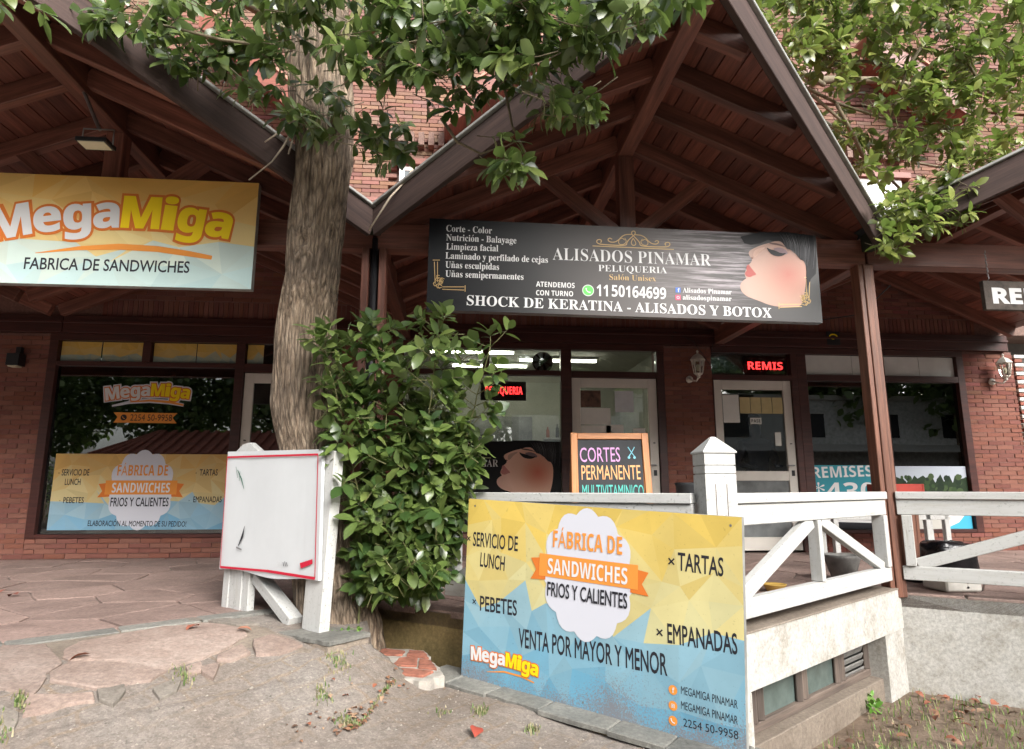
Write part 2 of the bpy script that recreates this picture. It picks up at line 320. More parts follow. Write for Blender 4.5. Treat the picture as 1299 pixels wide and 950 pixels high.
def tubev(pts, rad, sides=8, vs=None, fs=None):
    vs = [] if vs is None else vs; fs = [] if fs is None else fs
    pts = [Vector(p) for p in pts]; base = len(vs); px = None
    for i, p in enumerate(pts):
        d = (pts[min(i+1, len(pts)-1)]-pts[max(i-1, 0)]).normalized()
        if px is None: px = d.cross(Vector((.31, .2, .93))).normalized()
        px = (px-d*px.dot(d)).normalized(); py = d.cross(px); r = rad[min(i, len(rad)-1)] if hasattr(rad, '__len__') else rad
        for k in range(sides):
            a = 2*math.pi*k/sides; vs.append(p+px*(r*math.cos(a))+py*(r*math.sin(a)))
    for i in range(len(pts)-1):
        for k in range(sides):
            a = base+i*sides+k; b = base+i*sides+(k+1) % sides; fs.append((a, b, b+sides, a+sides))
    fs.append(tuple(base+k for k in range(sides))[::-1]); fs.append(tuple(base+(len(pts)-1)*sides+k for k in range(sides)))
    return vs, fs
def tube(name, pts, rad, mat, parent=None, sides=8):
    vs, fs = tubev(pts, rad, sides); return mk(name, vs, fs, mat, parent, True)
def lathe(name, prof, c, mat, parent=None, sides=24, sx=1, sy=1, smooth=True):
    vs = []; fs = []
    for r, z in prof:
        for k in range(sides): a = 2*math.pi*k/sides; vs.append((c[0]+r*sx*math.cos(a), c[1]+r*sy*math.sin(a), c[2]+z))
    for i in range(len(prof)-1):
        for k in range(sides): a = i*sides+k; b = i*sides+(k+1) % sides; fs.append((a, b, b+sides, a+sides))
    fs.append(tuple(range(sides))[::-1]); fs.append(tuple((len(prof)-1)*sides+k for k in range(sides)))
    return mk(name, vs, fs, mat, parent, smooth)

# ------------------------------------------------------------------ flat print on panels
class Frame:
    def __init__(s, o, ux, uy=(0, 0, 1)):
        s.o = Vector(o); s.x = Vector(ux).normalized(); uy = Vector(uy); s.y = (uy-s.x*uy.dot(s.x)).normalized(); s.n = s.x.cross(s.y)
        if s.n.dot(_C-s.o) < 0: s.n = -s.n
    def P(s, u, v, d=0): return s.o+s.x*u+s.y*v+s.n*d
    def uv(s, px, py):
        r = ray(px, py); p = _C+r*((s.o-_C).dot(s.n)/r.dot(s.n)); q = p-s.o; return q.dot(s.x), q.dot(s.y)
def poly(name, fr, uvs, mat, parent, d=.002, col=None):
    o = mk(name, [fr.P(u, v, d) for u, v in uvs], [tuple(range(len(uvs)))], mat, parent, cols=[col] if col else None); return o
def ribbon(name, fr, uvs, wd, mat, parent, d=.002):
    vs = []; fs = []; n = len(uvs)
    for i, (u, v) in enumerate(uvs):
        a = Vector(uvs[min(i+1, n-1)])-Vector(uvs[max(i-1, 0)]); a = Vector((-a.y, a.x)).normalized(); ww = wd[i] if hasattr(wd, '__len__') else wd
        vs += [fr.P(u+a.x*ww/2, v+a.y*ww/2, d), fr.P(u-a.x*ww/2, v-a.y*ww/2, d)]
    for i in range(n-1): fs.append((2*i, 2*i+1, 2*i+3, 2*i+2))
    return mk(name, vs, fs, mat, parent)
def disc(name, fr, u, v, r, mat, parent, d=.002, ry=None, n=28, sc=0, k=12):
    ry = ry or r; pts = []
    for i in range(n): a = 2*math.pi*i/n; q = 1+sc*abs(math.cos(a*k/2)); pts.append((u+r*q*math.cos(a), v+ry*q*math.sin(a)))
    return poly(name, fr, pts, mat, parent, d)
SER = lambda s: ''.join(chr(0x1D400+ord(c)-65) if 'A' <= c <= 'Z' else chr(0x1D41A+ord(c)-97) if 'a' <= c <= 'z' else chr(0x1D7CE+ord(c)-48) if c.isdigit() else c for c in s)
SAN = lambda s: ''.join(chr(0x1D5D4+ord(c)-65) if 'A' <= c <= 'Z' else chr(0x1D5EE+ord(c)-97) if 'a' <= c <= 'z' else chr(0x1D7EC+ord(c)-48) if c.isdigit() else c for c in s)
ACC = {'ó': 'o', 'ñ': 'n', 'á': 'a', 'Á': 'A', 'é': 'e', 'Ó': 'O'}
JOBS = []; TQ = {}
def _q(s, style):
    k = (s, style)
    if k in TQ or not s.strip(): return k
    c = bpy.data.curves.new('lettering', 'FONT'); c.resolution_u = 3
    off, bev = 0, 0
    if style == 'I': body = s
    elif style == 'Ib': body = s; bev = .014
    elif style == 'S': body = SER(s)
    elif style == 's': body = SER(s); off = -.010
    elif style == 'B': body = SAN(s)
    elif style[0] == 'O': body = SAN(s); bev = float(style[1:])
    c.body = body; c.offset = off; c.bevel_depth = bev; c.bevel_resolution = 1
    o = bpy.data.objects.new('lettering', c); COL.objects.link(o); TQ[k] = o; return k
def txt(fr, s, u0, v0, u1, v1, cap, style, mat, parent, d=.0018, name='lettering', slant=0):
    """s along the baseline (u0,v0)-(u1,v1) with cap height cap, stretched to fit"""
    base = ''.join(ACC.get(c, c) for c in s) if style in 'Ss' else s
    _q(base, style); _q('H', style)
    accs = []
    if style in 'Ss':
        for i, c in enumerate(s):
            if c in ACC: _q(base[:i+1], style); _q(base[:i].rstrip() or base[0], style); accs.append((i, c))
    JOBS.append((fr, base, u0, v0, u1, v1, cap, style, mat, parent, d, name, accs, slant))
def txtp(fr, s, x0, y0, x1, y1, capx, style, mat, parent, d=.0018, **k):
    """same, the baseline given by where its ends stand in the photograph; capx = photo height of a capital at the left end"""
    u0, v0 = fr.uv(x0, y0); u1, v1 = fr.uv(x1, y1); cap = fr.uv(x0, y0-capx)[1]-v0
    txt(fr, s, u0, v0, u1, v1, cap, style, mat, parent, d, **k)
def flush_text():
    bpy.context.view_layer.update(); dg = bpy.context.evaluated_depsgraph_get(); T = {}
    for k, o in TQ.items():
        me = o.evaluated_get(dg).to_mesh(); vs = [v.co.copy() for v in me.vertices]; fs = [tuple(p.vertices) for p in me.polygons]
        T[k] = (vs, fs, min(v.x for v in vs), max(v.x for v in vs), max(v.y for v in vs), min(v.y for v in vs), max([v.z for v in vs]+[1e-6]))
    for (fr, s, u0, v0, u1, v1, cap, style, mat, parent, d, name, accs, slant) in JOBS:
        vs, fs, x0, x1, ymx, ymn, zm = T[(s, style)]; H = T[('H', style)]; ch = H[4]; cb = H[5]
        L = math.hypot(u1-u0, v1-v0); ax = Vector(((u1-u0)/L, (v1-v0)/L)); ay = Vector((-ax.y, ax.x)); sx = L/(x1-x0); sy = cap/(ch-cb if style[0] == 'O' or style == 'Ib' else ch)
        def Q(x, y, z=0):
            p = ax*((x-x0)*sx+slant*y*sy)+ay*(y*sy); return fr.P(u0+p.x, v0+p.y, d+(.0003*z/zm if zm > 1e-5 else 0))
        V = [Q(v.x, v.y, v.z) for v in vs]; Fc = list(fs)
        for i, c in accs:
            xe = T[(s[:i+1], style)][3]; xc = xe-(.24 if c != 'á' else .26)
            if c == 'ñ': xc = xe-.29; pl = [(-.16, .60), (-.13, .67), (-.05, .69), (.05, .64), (.13, .70), (.16, .70), (.12, .61), (.05, .58), (-.05, .63), (-.12, .60)]
            else: pl = [(-.05, .56), (.09, .74), (.17, .72), (.0, .55)]
            b0 = len(V); V += [Q(xc+a, b) for a, b in pl]; Fc.append(tuple(range(b0, b0+len(pl))))
        mk(name, V, Fc, mat, parent)
    for o in TQ.values(): bpy.data.objects.remove(o)
def lowpoly(name, fr, W_, H_, nx, ny, colf, mat, parent, d=.001, seed=1):
    rg = random.Random(seed); P = {}
    for i in range(nx+1):
        for j in range(ny+1):
            P[i, j] = (W_*(i+(rg.uniform(-.38, .38) if 0 < i < nx else 0))/nx, H_*(j+(rg.uniform(-.38, .38) if 0 < j < ny else 0))/ny)
    vs = []; fs = []; cs = []
    for i in range(nx):
        for j in range(ny):
            a, b, c, e = (i, j), (i+1, j), (i+1, j+1), (i, j+1)
            tr = [(a, b, c), (a, c, e)] if rg.random() < .5 else [(a, b, e), (b, c, e)]
            for t3 in tr:
                n = len(vs); q = [P[k] for k in t3]; vs += [fr.P(*k, d) for k in q]; fs.append((n, n+1, n+2)); cs.append(colf(sum(k[0] for k in q)/3/W_, sum(k[1] for k in q)/3/H_, rg))
    return mk(name, vs, fs, mat, parent, cols=cs)
def art_yb(yel, pale, bl, bl2, edge=.42, amp=.12, k=1.0):
    def f(u, v, rg):
        e = edge+rg.uniform(-amp, amp)*.5
        if v > e:
            t = min(1, max(0, (v-e)/(1-e)*1.1+rg.uniform(-.3, .3))); c = [pale[i]+(yel[i]-pale[i])*t for i in range(3)]
        else:
            t = min(1, max(0, (e-v)/e+rg.uniform(-.3, .3))); c = [bl2[i]+(bl[i]-bl2[i])*t for i in range(3)]
        s = k*rg.uniform(.92, 1.06); return [x*s for x in c]
    return f
def megamiga(fr, u0, v0, u1, v1, h, parent, outer=None, d=.004, wh='sticker', curve=.12, tilt=0):
    """arched bubble lettering, ends on the baseline (u0,v0)-(u1,v1)"""
    s = 'MegaMiga'; wd = [1.12, .78, .80, .76, 1.12, .42, .80, .76]; tot = sum(wd); L = u1-u0; p = 0
    for i, c in enumerate(s):
        a = (p+.02)/tot; b = (p+wd[i]-.02)/tot; m = (a+b)/2; p += wd[i]
        dz = lambda q: curve*L*.5*(1-(2*q-1)**2)
        va = v0+(v1-v0)*a+dz(a); vb = v0+(v1-v0)*b+dz(b)
        args = (u0+L*a, va, u0+L*b, vb, h)
        if outer: txt(fr, c, args[0]-h*.16, va-h*.0, args[2]+h*.16, vb, h*1.34, 'O.14', M[outer], parent, d-.002)
        txt(fr, c, args[0]-h*.07, va, args[2]+h*.07, vb, h*1.16, 'O.08', M['orange2'], parent, d)
        txt(fr, c, args[0], va, args[2], vb, h, 'O.02', M[wh] if i < 4 else M['yellow'], parent, d+.002)

# ------------------------------------------------------------------ layout constants (x along the shop fronts, y away from the camera)
W = 7.70; T = 4.75
RX = [-6.65, -2.65, 1.35, 5.35]; VX = [-4.65, -0.65, 3.34, 7.35]
PY, VY = 3.26, 4.73
def zig(x):      # terrace edge
    xr = min(RX, key=lambda r: abs(x-r)); return PY+(VY-PY)*min(1, abs(x-xr)/2.0)
def zpav(x, y):
    e = (x+.65)*.6-(y-4.7)*.8; z = -.36*(1-math.exp(-(max(0, e)/1.3)**3))-.012; k = min(1, max(0, (x+.55)/.5)); k = k*k*(3-2*k); return z*(1-k)+min(z, -.31-.03*max(0, x))*k+.009
# ------------------------------------------------------------------ ground
def grid(name, x0, x1, y0, y1, nx, ny, zf, mat, keep=lambda x, y: True):
    vs = []; fs = []; id = {}
    for i in range(nx+1):
        for j in range(ny+1):
            x = x0+(x1-x0)*i/nx; y = y0+(y1-y0)*j/ny; id[i, j] = len(vs); vs.append((x, y, zf(x, y)))
    for i in range(nx):
        for j in range(ny):
            if keep(x0+(x1-x0)*(i+.5)/nx, y0+(y1-y0)*(j+.5)/ny): fs.append((id[i, j], id[i+1, j], id[i+1, j+1], id[i, j+1]))
    return mk(name, vs, fs, mat, smooth=True)
SGL = Vector((.047, 3.879)); SGR = Vector((1.254, 2.84))   # foot of the yellow sign
def sside(x, y): return (SGR.x-SGL.x)*(y-SGL.y)-(SGR.y-SGL.y)*(x-SGL.x)    # > 0 beyond the sign
def zmix(x, y):
    z = zpav(x, y)-(.010 if x < -.75 and (x+.65)*.6-(y-4.7)*.8 < 1.0 else 0)+.004*noise.noise((x*3, y*3, 0))+.002*noise.noise((x*11, y*11, 3))
    s = sside(x, y)/1.6
    k = min(1, max(0, (s-.02)/.03)) if x > -.02 else min(1, max(0, (y-3.80-.25*max(0, -.25-x)*1)/.04))*min(1, max(0, (x+.52)/.1)); z = z*(1-k)+(-.78)*k
    if x > 1.2 and y < 2.9:
        k = min(1, max(0, (x-1.4-.3*(2.9-y))/.6)); z = z*(1-k)+(-.70)*k
    return z
pv = grid('pavement', -7, 2.6, .4, 4.9, 380, 180, lambda x, y: min(zmix(x, y), zmix(x, y)), M['pave'], lambda x, y: y < zig(x)+.4)
tag(pv, kind='structure')
pv2 = grid('pavement', -30, 30, -3.9, .4, 60, 6, lambda x, y: -.36, M['pave']); tag(pv2, kind='structure')
lawn = grid('lawn', .0, 14, -3, 5.6, 120, 70, lambda x, y: -.70+.02*noise.noise((x*2, y*2, 1))+.01*noise.noise((x*7, y*7, 1)), M['soil'], lambda x, y: sside(x, y) > .1 or x > 2.2)
tag(lawn, kind='structure')
far = grid('ground', -60, 60, -60, 60, 12, 12, lambda x, y: -.82, M['soil']); tag(far, kind='structure')
rd = mk('road', [(-60, -12, -.79), (60, -12, -.79), (60, -4, -.79), (-60, -4, -.79)], [(0, 1, 2, 3)], simple('asphalt', (.06, .06, .06), .9)); tag(rd, kind='structure')
# terrace slab with recessed joints between the stones
tpts = [(-8.65, VY)]+[p for r, v in zip(RX, VX[1:]) for p in ((r, PY), (v, VY))]
tpts = [(-10.65, VY), (-8.65, VY), (-6.65, PY), (-4.65, VY), (-2.65, PY), (-.65, VY), (1.35, PY), (3.34, VY), (5.35, PY), (7.35, VY), (9.4, PY), (9.4, 7.9), (-10.65, 7.9)]
tpts = tpts[::-1]; nT = len(tpts); TV = [(x, y, z) for z in (-.012, -.10) for x, y in tpts]; TF = []
for k in range(0, 10):   # one quad per half bay
    a = (-10.65, -8.65, -6.65, -4.65, -2.65, -.65, 1.35, 3.34, 5.35, 7.35, 9.4)[k:k+2]; ya, yb = [VY if j % 2 else PY for j in (k+1, k+2)] if k else (VY, VY)
    TF.append((a[0], a[1], ya, yb))
vs = []; fs = []
for k, (xa, xb, ya, yb) in enumerate(TF):
    ya = VY if round(abs(xa-RX[0])) % 4 else PY; yb = VY if round(abs(xb-RX[0])) % 4 else PY
    b0 = len(vs); vs += [(xa, ya, -.10), (xb, yb, -.10), (xb, 7.9, -.10), (xa, 7.9, -.10), (xa, ya, -.012), (xb, yb, -.012), (xb, 7.9, -.012), (xa, 7.9, -.012)]
    fs += [(b0+3, b0+2, b0+1, b0), (b0+4, b0+5, b0+6, b0+7), (b0, b0+1, b0+5, b0+4), (b0+2, b0+3, b0+7, b0+6)]
tf = mk('terrace_floor', vs, fs, M['mortar']); tag(tf, kind='structure')
def clip(poly_, px, py, nx, ny):
    out = []; n = len(poly_)
    for i in range(n):
        a = poly_[i]; b = poly_[(i+1) % n]; da = (a[0]-px)*nx+(a[1]-py)*ny; db = (b[0]-px)*nx+(b[1]-py)*ny
        if da <= 0: out.append(a)
        if (da < 0 < db) or (db < 0 < da): t_ = da/(da-db); out.append((a[0]+(b[0]-a[0])*t_, a[1]+(b[1]-a[1])*t_))
    return out
def voronoi(seeds, bx, gap):
    cells = []
    for i, s in enumerate(seeds):
        c = [(bx[0], bx[2]), (bx[1], bx[2]), (bx[1], bx[3]), (bx[0], bx[3])]
        for j, q in enumerate(seeds):
            if i == j or abs(q[0]-s[0])+abs(q[1]-s[1]) > 3: continue
            dx, dy = q[0]-s[0], q[1]-s[1]; L = math.hypot(dx, dy)
            c = clip(c, (s[0]+q[0])/2-dx/L*gap, (s[1]+q[1])/2-dy/L*gap, dx/L, dy/L)
            if not c: break
        if c: cells.append((s, c))
    return cells
rg = random.Random(5); seeds = []
while len(seeds) < 235:
    p = (rg.uniform(-6.6, 8), rg.uniform(3.1, 7.9))
    if p[1] < zig(p[0])+.02: continue
    if all(((p[0]-q[0])*.8)**2+(p[1]-q[1])**2 > (.34+.1*rg.random())**2 for q in seeds): seeds.append(p)
    elif rg.random() < .0005: break
    if rg.random() < .0002: break
for s, c in voronoi(seeds, (-6.8, 8.2, 3.0, 7.69), .007):
    xr = min(RX, key=lambda r: abs(s[0]-r))
    for sg in (-1, 1):
        nx, ny = sg*.592, -.806; c = clip(c, xr, PY+.16, nx, ny)
    if len(c) > 2:
        cc = []
        for k in range(len(c)):
            a, b = c[k], c[(k+1) % len(c)]; cc.append(a); L = math.hypot(a[0]-b[0], a[1]-b[1])
            if L > .18: t_ = rg.uniform(.4, .6); cc.append((a[0]+(b[0]-a[0])*t_+rg.uniform(-.012, .012), a[1]+(b[1]-a[1])*t_+rg.uniform(-.012, .012)))
        prism('flagstone', cc, -.03, rg.uniform(-.003, .004), M['stone_in'], tf)
# slate strip along the terrace edge
def strip(a, b, wd, ln, mat, parent, name='slate', z0=-.04, z1=.002):
    a = Vector(a); b = Vector(b); d = (b-a); L = d.length; d.normalize(); n = Vector((-d.y, d.x)); s = 0
    while s < L-.02:
        l = min(L-s, ln*rg.uniform(.8, 1.3)); q = [a+d*(s+.004), a+d*(s+l-.004), a+d*(s+l-.004)+n*wd, a+d*(s+.004)+n*wd]
        prism(name, [(p.x+rg.uniform(-.006, .006), p.y+rg.uniform(-.006, .006)) for p in q], z0, z1+rg.uniform(-.003, .004), mat, parent); s += l
for xr in (-6.65, -2.65):
    strip((xr-2, VY), (xr, PY), .14, .42, M['stone_grey'], tf); strip((xr, PY), (xr+2, VY), .14, .42, M['stone_grey'], tf)
for xr in (1.35, 5.35):
    strip((xr-2, VY), (xr, PY), .14, .5, M['stone_in'], tf); strip((xr, PY), (xr+2, VY), .14, .5, M['stone_in'], tf)
# pink flagstones laid down to the pavement (outlines found on the sloping ground)
def onpav(px, py):
    p = onZ(px, py, -.02)
    for _ in range(6): p = onZ(px, py, zpav(p.x, p.y))
    return (p.x, p.y)
bedp = [onpav(*q) for q in ((-170, 815), (0, 812), (100, 806), (230, 785), (330, 793), (405, 818), (400, 838), (330, 842), (240, 858), (130, 880), (0, 905), (-170, 905))]
mo = prism('flagstone_bed', jag(bedp, .02, .06), -.03, -.004, M['mortar_out'], zf=zpav); tag(mo, kind='structure')
STN = [('p', [(-60, 822), (0, 819), (59, 817), (72, 832), (79, 841), (59, 853), (55, 864), (41, 875), (18, 872), (-60, 868)]),
       ('p', [(83, 823), (100, 814), (207, 795), (266, 790), (310, 797), (314, 806), (296, 817), (259, 832), (214, 843), (148, 838), (89, 838), (79, 834)]),
       ('p', [(87, 840), (148, 840), (212, 845), (192, 853), (159, 858), (122, 864), (63, 862), (63, 853)]),
       ('g', [(124, 865), (159, 859), (161, 862), (146, 871), (127, 870)]), ('p', [(321, 812), (344, 806), (373, 812), (384, 815), (355, 823), (325, 826), (321, 819)]),
       ('p', [(277, 829), (307, 818), (318, 825), (296, 832), (275, 833)]), ('p', [(255, 840), (273, 836), (279, 836), (272, 845), (257, 843)]),
       ('p', [(236, 841), (255, 836), (259, 841), (240, 845)]), ('g', [(-30, 885), (0, 884), (26, 887), (22, 895), (0, 901), (-30, 903)]),
       ('p', [(37, 875), (74, 872), (120, 867), (122, 871), (85, 877), (66, 882), (31, 888)]), ('g', [(195, 858), (232, 847), (226, 856), (205, 862)]),
       ('p', [(-160, 830), (-66, 824), (-66, 868), (-160, 880)]), ('g', [(232, 783), (262, 779), (330, 792), (300, 793), (262, 787), (240, 789)])]
for k, pl in STN:
    pts = jag([onpav(*q) for q in pl], .007, .045)
    prism('flagstone', pts, -.03, .004+rg.uniform(0, .004), M['stone_pink' if k == 'p' else 'stone_pale'], mo, zf=zpav, jit=.002)
# slate slab under the white board's feet
sb = thing('stone_slab', 'raised grey slate slab under the feet of the blank white board', 'slab', (-1.1, 3.9, -.1))
for a, b in (((-1.62, 4.50), (-1.02, 4.06)), ((-1.02, 4.06), (-.60, 3.69))):
    a = Vector(a); b = Vector(b); d = (b-a).normalized(); n = Vector((d.y, -d.x))
    q = [a-n*.20+d*.004, b-n*.20-d*.004, b+n*.085-d*.004, a+n*.12+d*.004]
    prism('slate', jag([(p.x, p.y) for p in q], .01, .05), -.05, -.026, M['stone_grey'], sb); prism('masonry_base', [(p.x*.98+a.x*.02, p.y*.98+a.y*.02) for p in q], -.22, -.051, M['mortar_out'], sb)

# coping under the yellow sign
cp = thing('low_kerb_wall', 'low yellowish kerb wall with slate coping under the big yellow and blue sign', 'kerb', (.6, 3.3, -.35))
d2 = (SGR-SGL).normalized(); n2 = Vector((d2.y, -d2.x))  # towards the camera
if n2.dot(Vector((0, -1))) < 0: n2 = -n2
s = -.22
while s < 2.3:
    l = rg.uniform(.22, .42); zc = -.275-.042*max(0, s)
    q = [SGL+d2*(s+.003)-n2*.12, SGL+d2*(s+l-.003)-n2*.12, SGL+d2*(s+l-.003)+n2*(.15+rg.uniform(-.01, .01)), SGL+d2*(s+.003)+n2*(.15+rg.uniform(-.01, .01))]
    zk = lambda x, y: -.275-.042*max(0, (Vector((x, y))-SGL).dot(d2)); prism('coping_slate', jag([(p.x, p.y) for p in q], .004, .06), -.024+rg.uniform(-.002, .002), rg.uniform(-.003, .003), M['stone_grey'], cp, zf=zk)
    q = [SGL+d2*s-n2*.11, SGL+d2*(s+l)-n2*.11, SGL+d2*(s+l)+n2*.12, SGL+d2*s+n2*.12]
    prism('kerb_masonry', [(p.x, p.y) for p in q], -.85, zc-.034, M['render_yellow'], cp); s += l

# ------------------------------------------------------------------ terrace walls
A_, B_, C_ = Vector((-.65, VY)), Vector((1.35, PY)), Vector((3.34, VY)); D_ = Vector((5.35, PY)); E_ = Vector((7.35, VY))
def wallseg(name, a, b, z0, z1, th, mat, parent=None, off=0):
    d = (b-a).normalized(); n = Vector((d.y, -d.x)); 
    q = [a+n*off, b+n*off, b+n*(off-th), a+n*(off-th)]
    return prism(name, [(p.x, p.y) for p in q], z0, z1, mat, parent)
tw = thing('terrace_wall', 'stained retaining wall under the white railings of the terrace', 'wall', (1.35, 3.4, -.7))
wallseg('render', A_, B_, -.9, -.012, .18, M['render_yellow'], tw, .0)
wallseg('fascia', B_, C_, -.25, .03, .16, M['render_white'], tw, .03)
wallseg('fascia_cap', B_, C_, .031, .040, .2, M['mortar_out'], tw, .035)
wallseg('render', C_, D_, -1.0, -.012, .2, M['render_white'], tw, .0); wallseg('render', D_, E_, -1.0, -.012, .2, M['render_white'], tw, .0)
dB = (C_-B_).normalized(); nB = Vector((dB.y, -dB.x))
wallseg('pier', B_-dB*.02, B_+dB*.20, -.95, -.251, .16, M['render_white'], tw, .03)
wallseg('pier', C_-dB*.36, C_, -.95, -.251, .16, M['render_white'], tw, .02)
wallseg('back_wall', B_, C_, -1.0, -.255, .05, M['plaster_dark'], tw, -.30)
wallseg('sill_ledge', B_, C_, -.80, -.548, .30, M['mortar_out'], tw, -.02)
# basement windows in the recess
bw = thing('basement_window', 'row of low basement panes and louvres under the white terrace fascia', 'window', (2.3, 4.0, -.6))
def bp(s, o_, z): p = B_+dB*s+nB*o_; return (p.x, p.y, z)
M['oldwood'] = wood('grey_brown_old_wood', (.06, .045, .038), (.17, .13, .105), 0, .7)
beam('frame', bp(.2, -.13, -.275), bp(2.12, -.13, -.275), .05, .05, M['oldwood'], bw); beam('frame', bp(.2, -.13, -.520), bp(2.12, -.13, -.520), .06, .05, M['oldwood'], bw)
for s_ in (.46, .54, 1.02, 1.09, 1.58, 1.65, 2.08): beam('mullion', bp(s_, -.12, -.495), bp(s_, -.12, -.30), .045, .045, M['oldwood'], bw)
for a, b in ((.56, 1.0), (1.11, 1.56)):
    q0, q1 = B_+dB*a-nB*.14, B_+dB*b-nB*.14; vprism('pane', [(q0.x, q0.y, -.50), (q1.x, q1.y, -.50), (q1.x, q1.y, -.29), (q0.x, q0.y, -.29)], .008, simple('dusty_green_glass', (.10, .13, .12), .25), bw)
for a, b in ((.22, .45), (1.67, 2.06)):
    for k in range(5): beam('louvre', bp(a, -.13, -.495+k*.046), bp(b, -.13, -.495+k*.046), .012, .042, M['cement'], bw, up=(nB.x*.5, nB.y*.5, 1))

# ------------------------------------------------------------------ bricks
BR = []
PAL = [(.20, .080, .060), (.215, .088, .066), (.185, .073, .056), (.235, .100, .075), (.205, .084, .064), (.17, .067, .053)]
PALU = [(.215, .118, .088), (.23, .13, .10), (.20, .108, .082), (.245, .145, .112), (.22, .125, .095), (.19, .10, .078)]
def brickmesh(l, h, dth, c, mat, pal):
    k = random.Random(len(BR)); random.seed(len(BR)+40); vs = bxv(l, dth, h, .0028); me = bpy.data.meshes.new('brick'); me.from_pydata(vs, [], BF); me.materials.append(mat)
    tint(me, [tuple(x*k.uniform(.93, 1.07) for x in c)]*6); me.update(); BR.append(me); return me
BV = {q: [brickmesh(q, .046, .07, c, M['brick'], PAL) for c in PAL] for q in (.215, .105)}
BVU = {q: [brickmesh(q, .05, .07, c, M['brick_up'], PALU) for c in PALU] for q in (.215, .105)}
SOL = [brickmesh(.046, .20, .07, c, M['brick'], PAL) for c in PAL]
def brickwork(parent, x0, x1, z0, z1, Y, budget, inside=lambda x, z: True, var=BV, axis='x', rgs=3, row=.0555):
    rr = random.Random(rgs); sv = []; sf = []; sc = []; z = z0+row/2; j = 0; pal = PAL if var is BV else PALU
    while z < z1-.02:
        x = x0; first = (j % 2 == 1); zj = z
        while x < x1-.03:
            l = .105 if first else .215; first = False
            if x+l > x1: l = x1-x
            q = .105 if l < .16 else .215; xc = x+l/2
            if l > .04 and inside(xc, z):
                yy = Y+.048+rr.uniform(-.0035, .0035); zz = zj+rr.uniform(-.0015, .0015)
                if budget[0] > 0:
                    budget[0] -= 1; o = bpy.data.objects.new('brick', rr.choice(var[q])); o.location = (xc, yy, zz) if axis == 'x' else (Y, xc, zz)
                    if axis != 'x': o.rotation_euler = (0, 0, math.pi/2)
                    if abs(l-q) > .004: o.scale = (l/q, 1, 1)
                    link(o, parent)
                else:
                    b0 = len(sv); hx, hz = l/2, .023; cc = tuple(v*rr.uniform(.9, 1.1) for v in rr.choice(pal))
                    for a in (-1, 1):
                        for b in (-1, 1):
                            for c in (-1, 1): sv.append((xc+a*hx, yy+b*.035, zz+c*hz) if axis == 'x' else (Y+b*.035, xc+a*hx, zz+c*hz))
                    sf += [tuple(b0+i for i in f) for f in BF]; sc += [cc]*6
            x += l+.010
        z += row; j += 1
    if sv:
        o = mk('brickwork', sv, sf, M['brick'] if var is BV else M['brick_up'], parent, cols=sc); o['kind'] = 'stuff'
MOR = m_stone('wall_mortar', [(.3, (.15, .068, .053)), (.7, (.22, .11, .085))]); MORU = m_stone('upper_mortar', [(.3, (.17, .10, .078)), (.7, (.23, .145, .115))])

# ------------------------------------------------------------------ shop units
def rslope(xr, sg): return .445 if abs(xr+sg*2+.65) < .1 else .42
def roofz(x):
    xr = min(RX, key=lambda r: abs(x-r)); return 3.70-rslope(xr, 1 if x > xr else -1)*abs(x-xr)
def pane(x0, x1, z0, z1, parent, mat=None, y=W+.06): return box('pane', x0, x1, y, y+.006, z0, z1, mat or M['glass'], parent, .0005)
def hbar(parent, x0, x1, z0, z1, y0=W-.0, y1=W+.10, name='frame', mat=None): return box(name, x0, x1, y0, y1, z0, z1, mat or M['frame'], parent)
def door(parent, x0, x1, zb, zt, mid, hs=1, pm=None):
    f = M['door']; y0, y1 = W+.035, W+.085
    dr = box('door', x0, x0+.11, y0, y1, zb, zt, f, parent)
    box('door_stile', x1-.11, x1, y0, y1, zb, zt, f, dr); box('door_rail', x0+.111, x1-.111, y0+.002, y1-.002, zt-.12, zt-.001, f, dr)
    box('door_rail', x0+.111, x1-.111, y0+.002, y1-.002, mid-.06, mid+.06, f, dr); box('door_rail', x0+.111, x1-.111, y0+.002, y1-.002, zb+.001, zb+.16, f, dr)
    box('lower_panel', x0+.112, x1-.112, y0+.02, y1-.02, zb+.161, mid-.061, simple('door_panel_grey', (.17, .18, .18), .25), dr)
    box('pane', x0+.112, x1-.112, y0+.022, y0+.028, mid+.061, zt-.121, pm or M['glass_dark'], dr, .0005)
    hx = x1-.055 if hs > 0 else x0+.055
    tube('handle', [(hx, y0, 1.06), (hx, y0-.045, 1.06), (hx-.11*hs, y0-.045, 1.06)], .009, M['metal'], dr); box('lock_plate', hx-.02, hx+.02, y0-.008, y0-.001, .93, 1.0, M['black'], dr)
    lathe('lock', [(.014, 0), (.014, .01)], (hx, y0-.005, 1.33), M['black'], dr, 10); return dr
def room(parent, x0, x1, wall, name='interior'):
    for (n, v) in (('back_wall', (x0, x1, W+3.2, W+3.25, -.01, 2.9)), ('side_wall', (x0, x0+.04, W+.12, W+3.19, -.01, 2.9)), ('side_wall', (x1-.04, x1, W+.12, W+3.19, -.01, 2.9)),
                   ('ceiling', (x0+.041, x1-.041, W+.12, W+3.19, 2.72, 2.76))): box(n, *v, wall, parent)
    box('interior_floor', x0+.041, x1-.041, W+.12, W+3.19, -.05, -.005, M['floor_in'], parent)
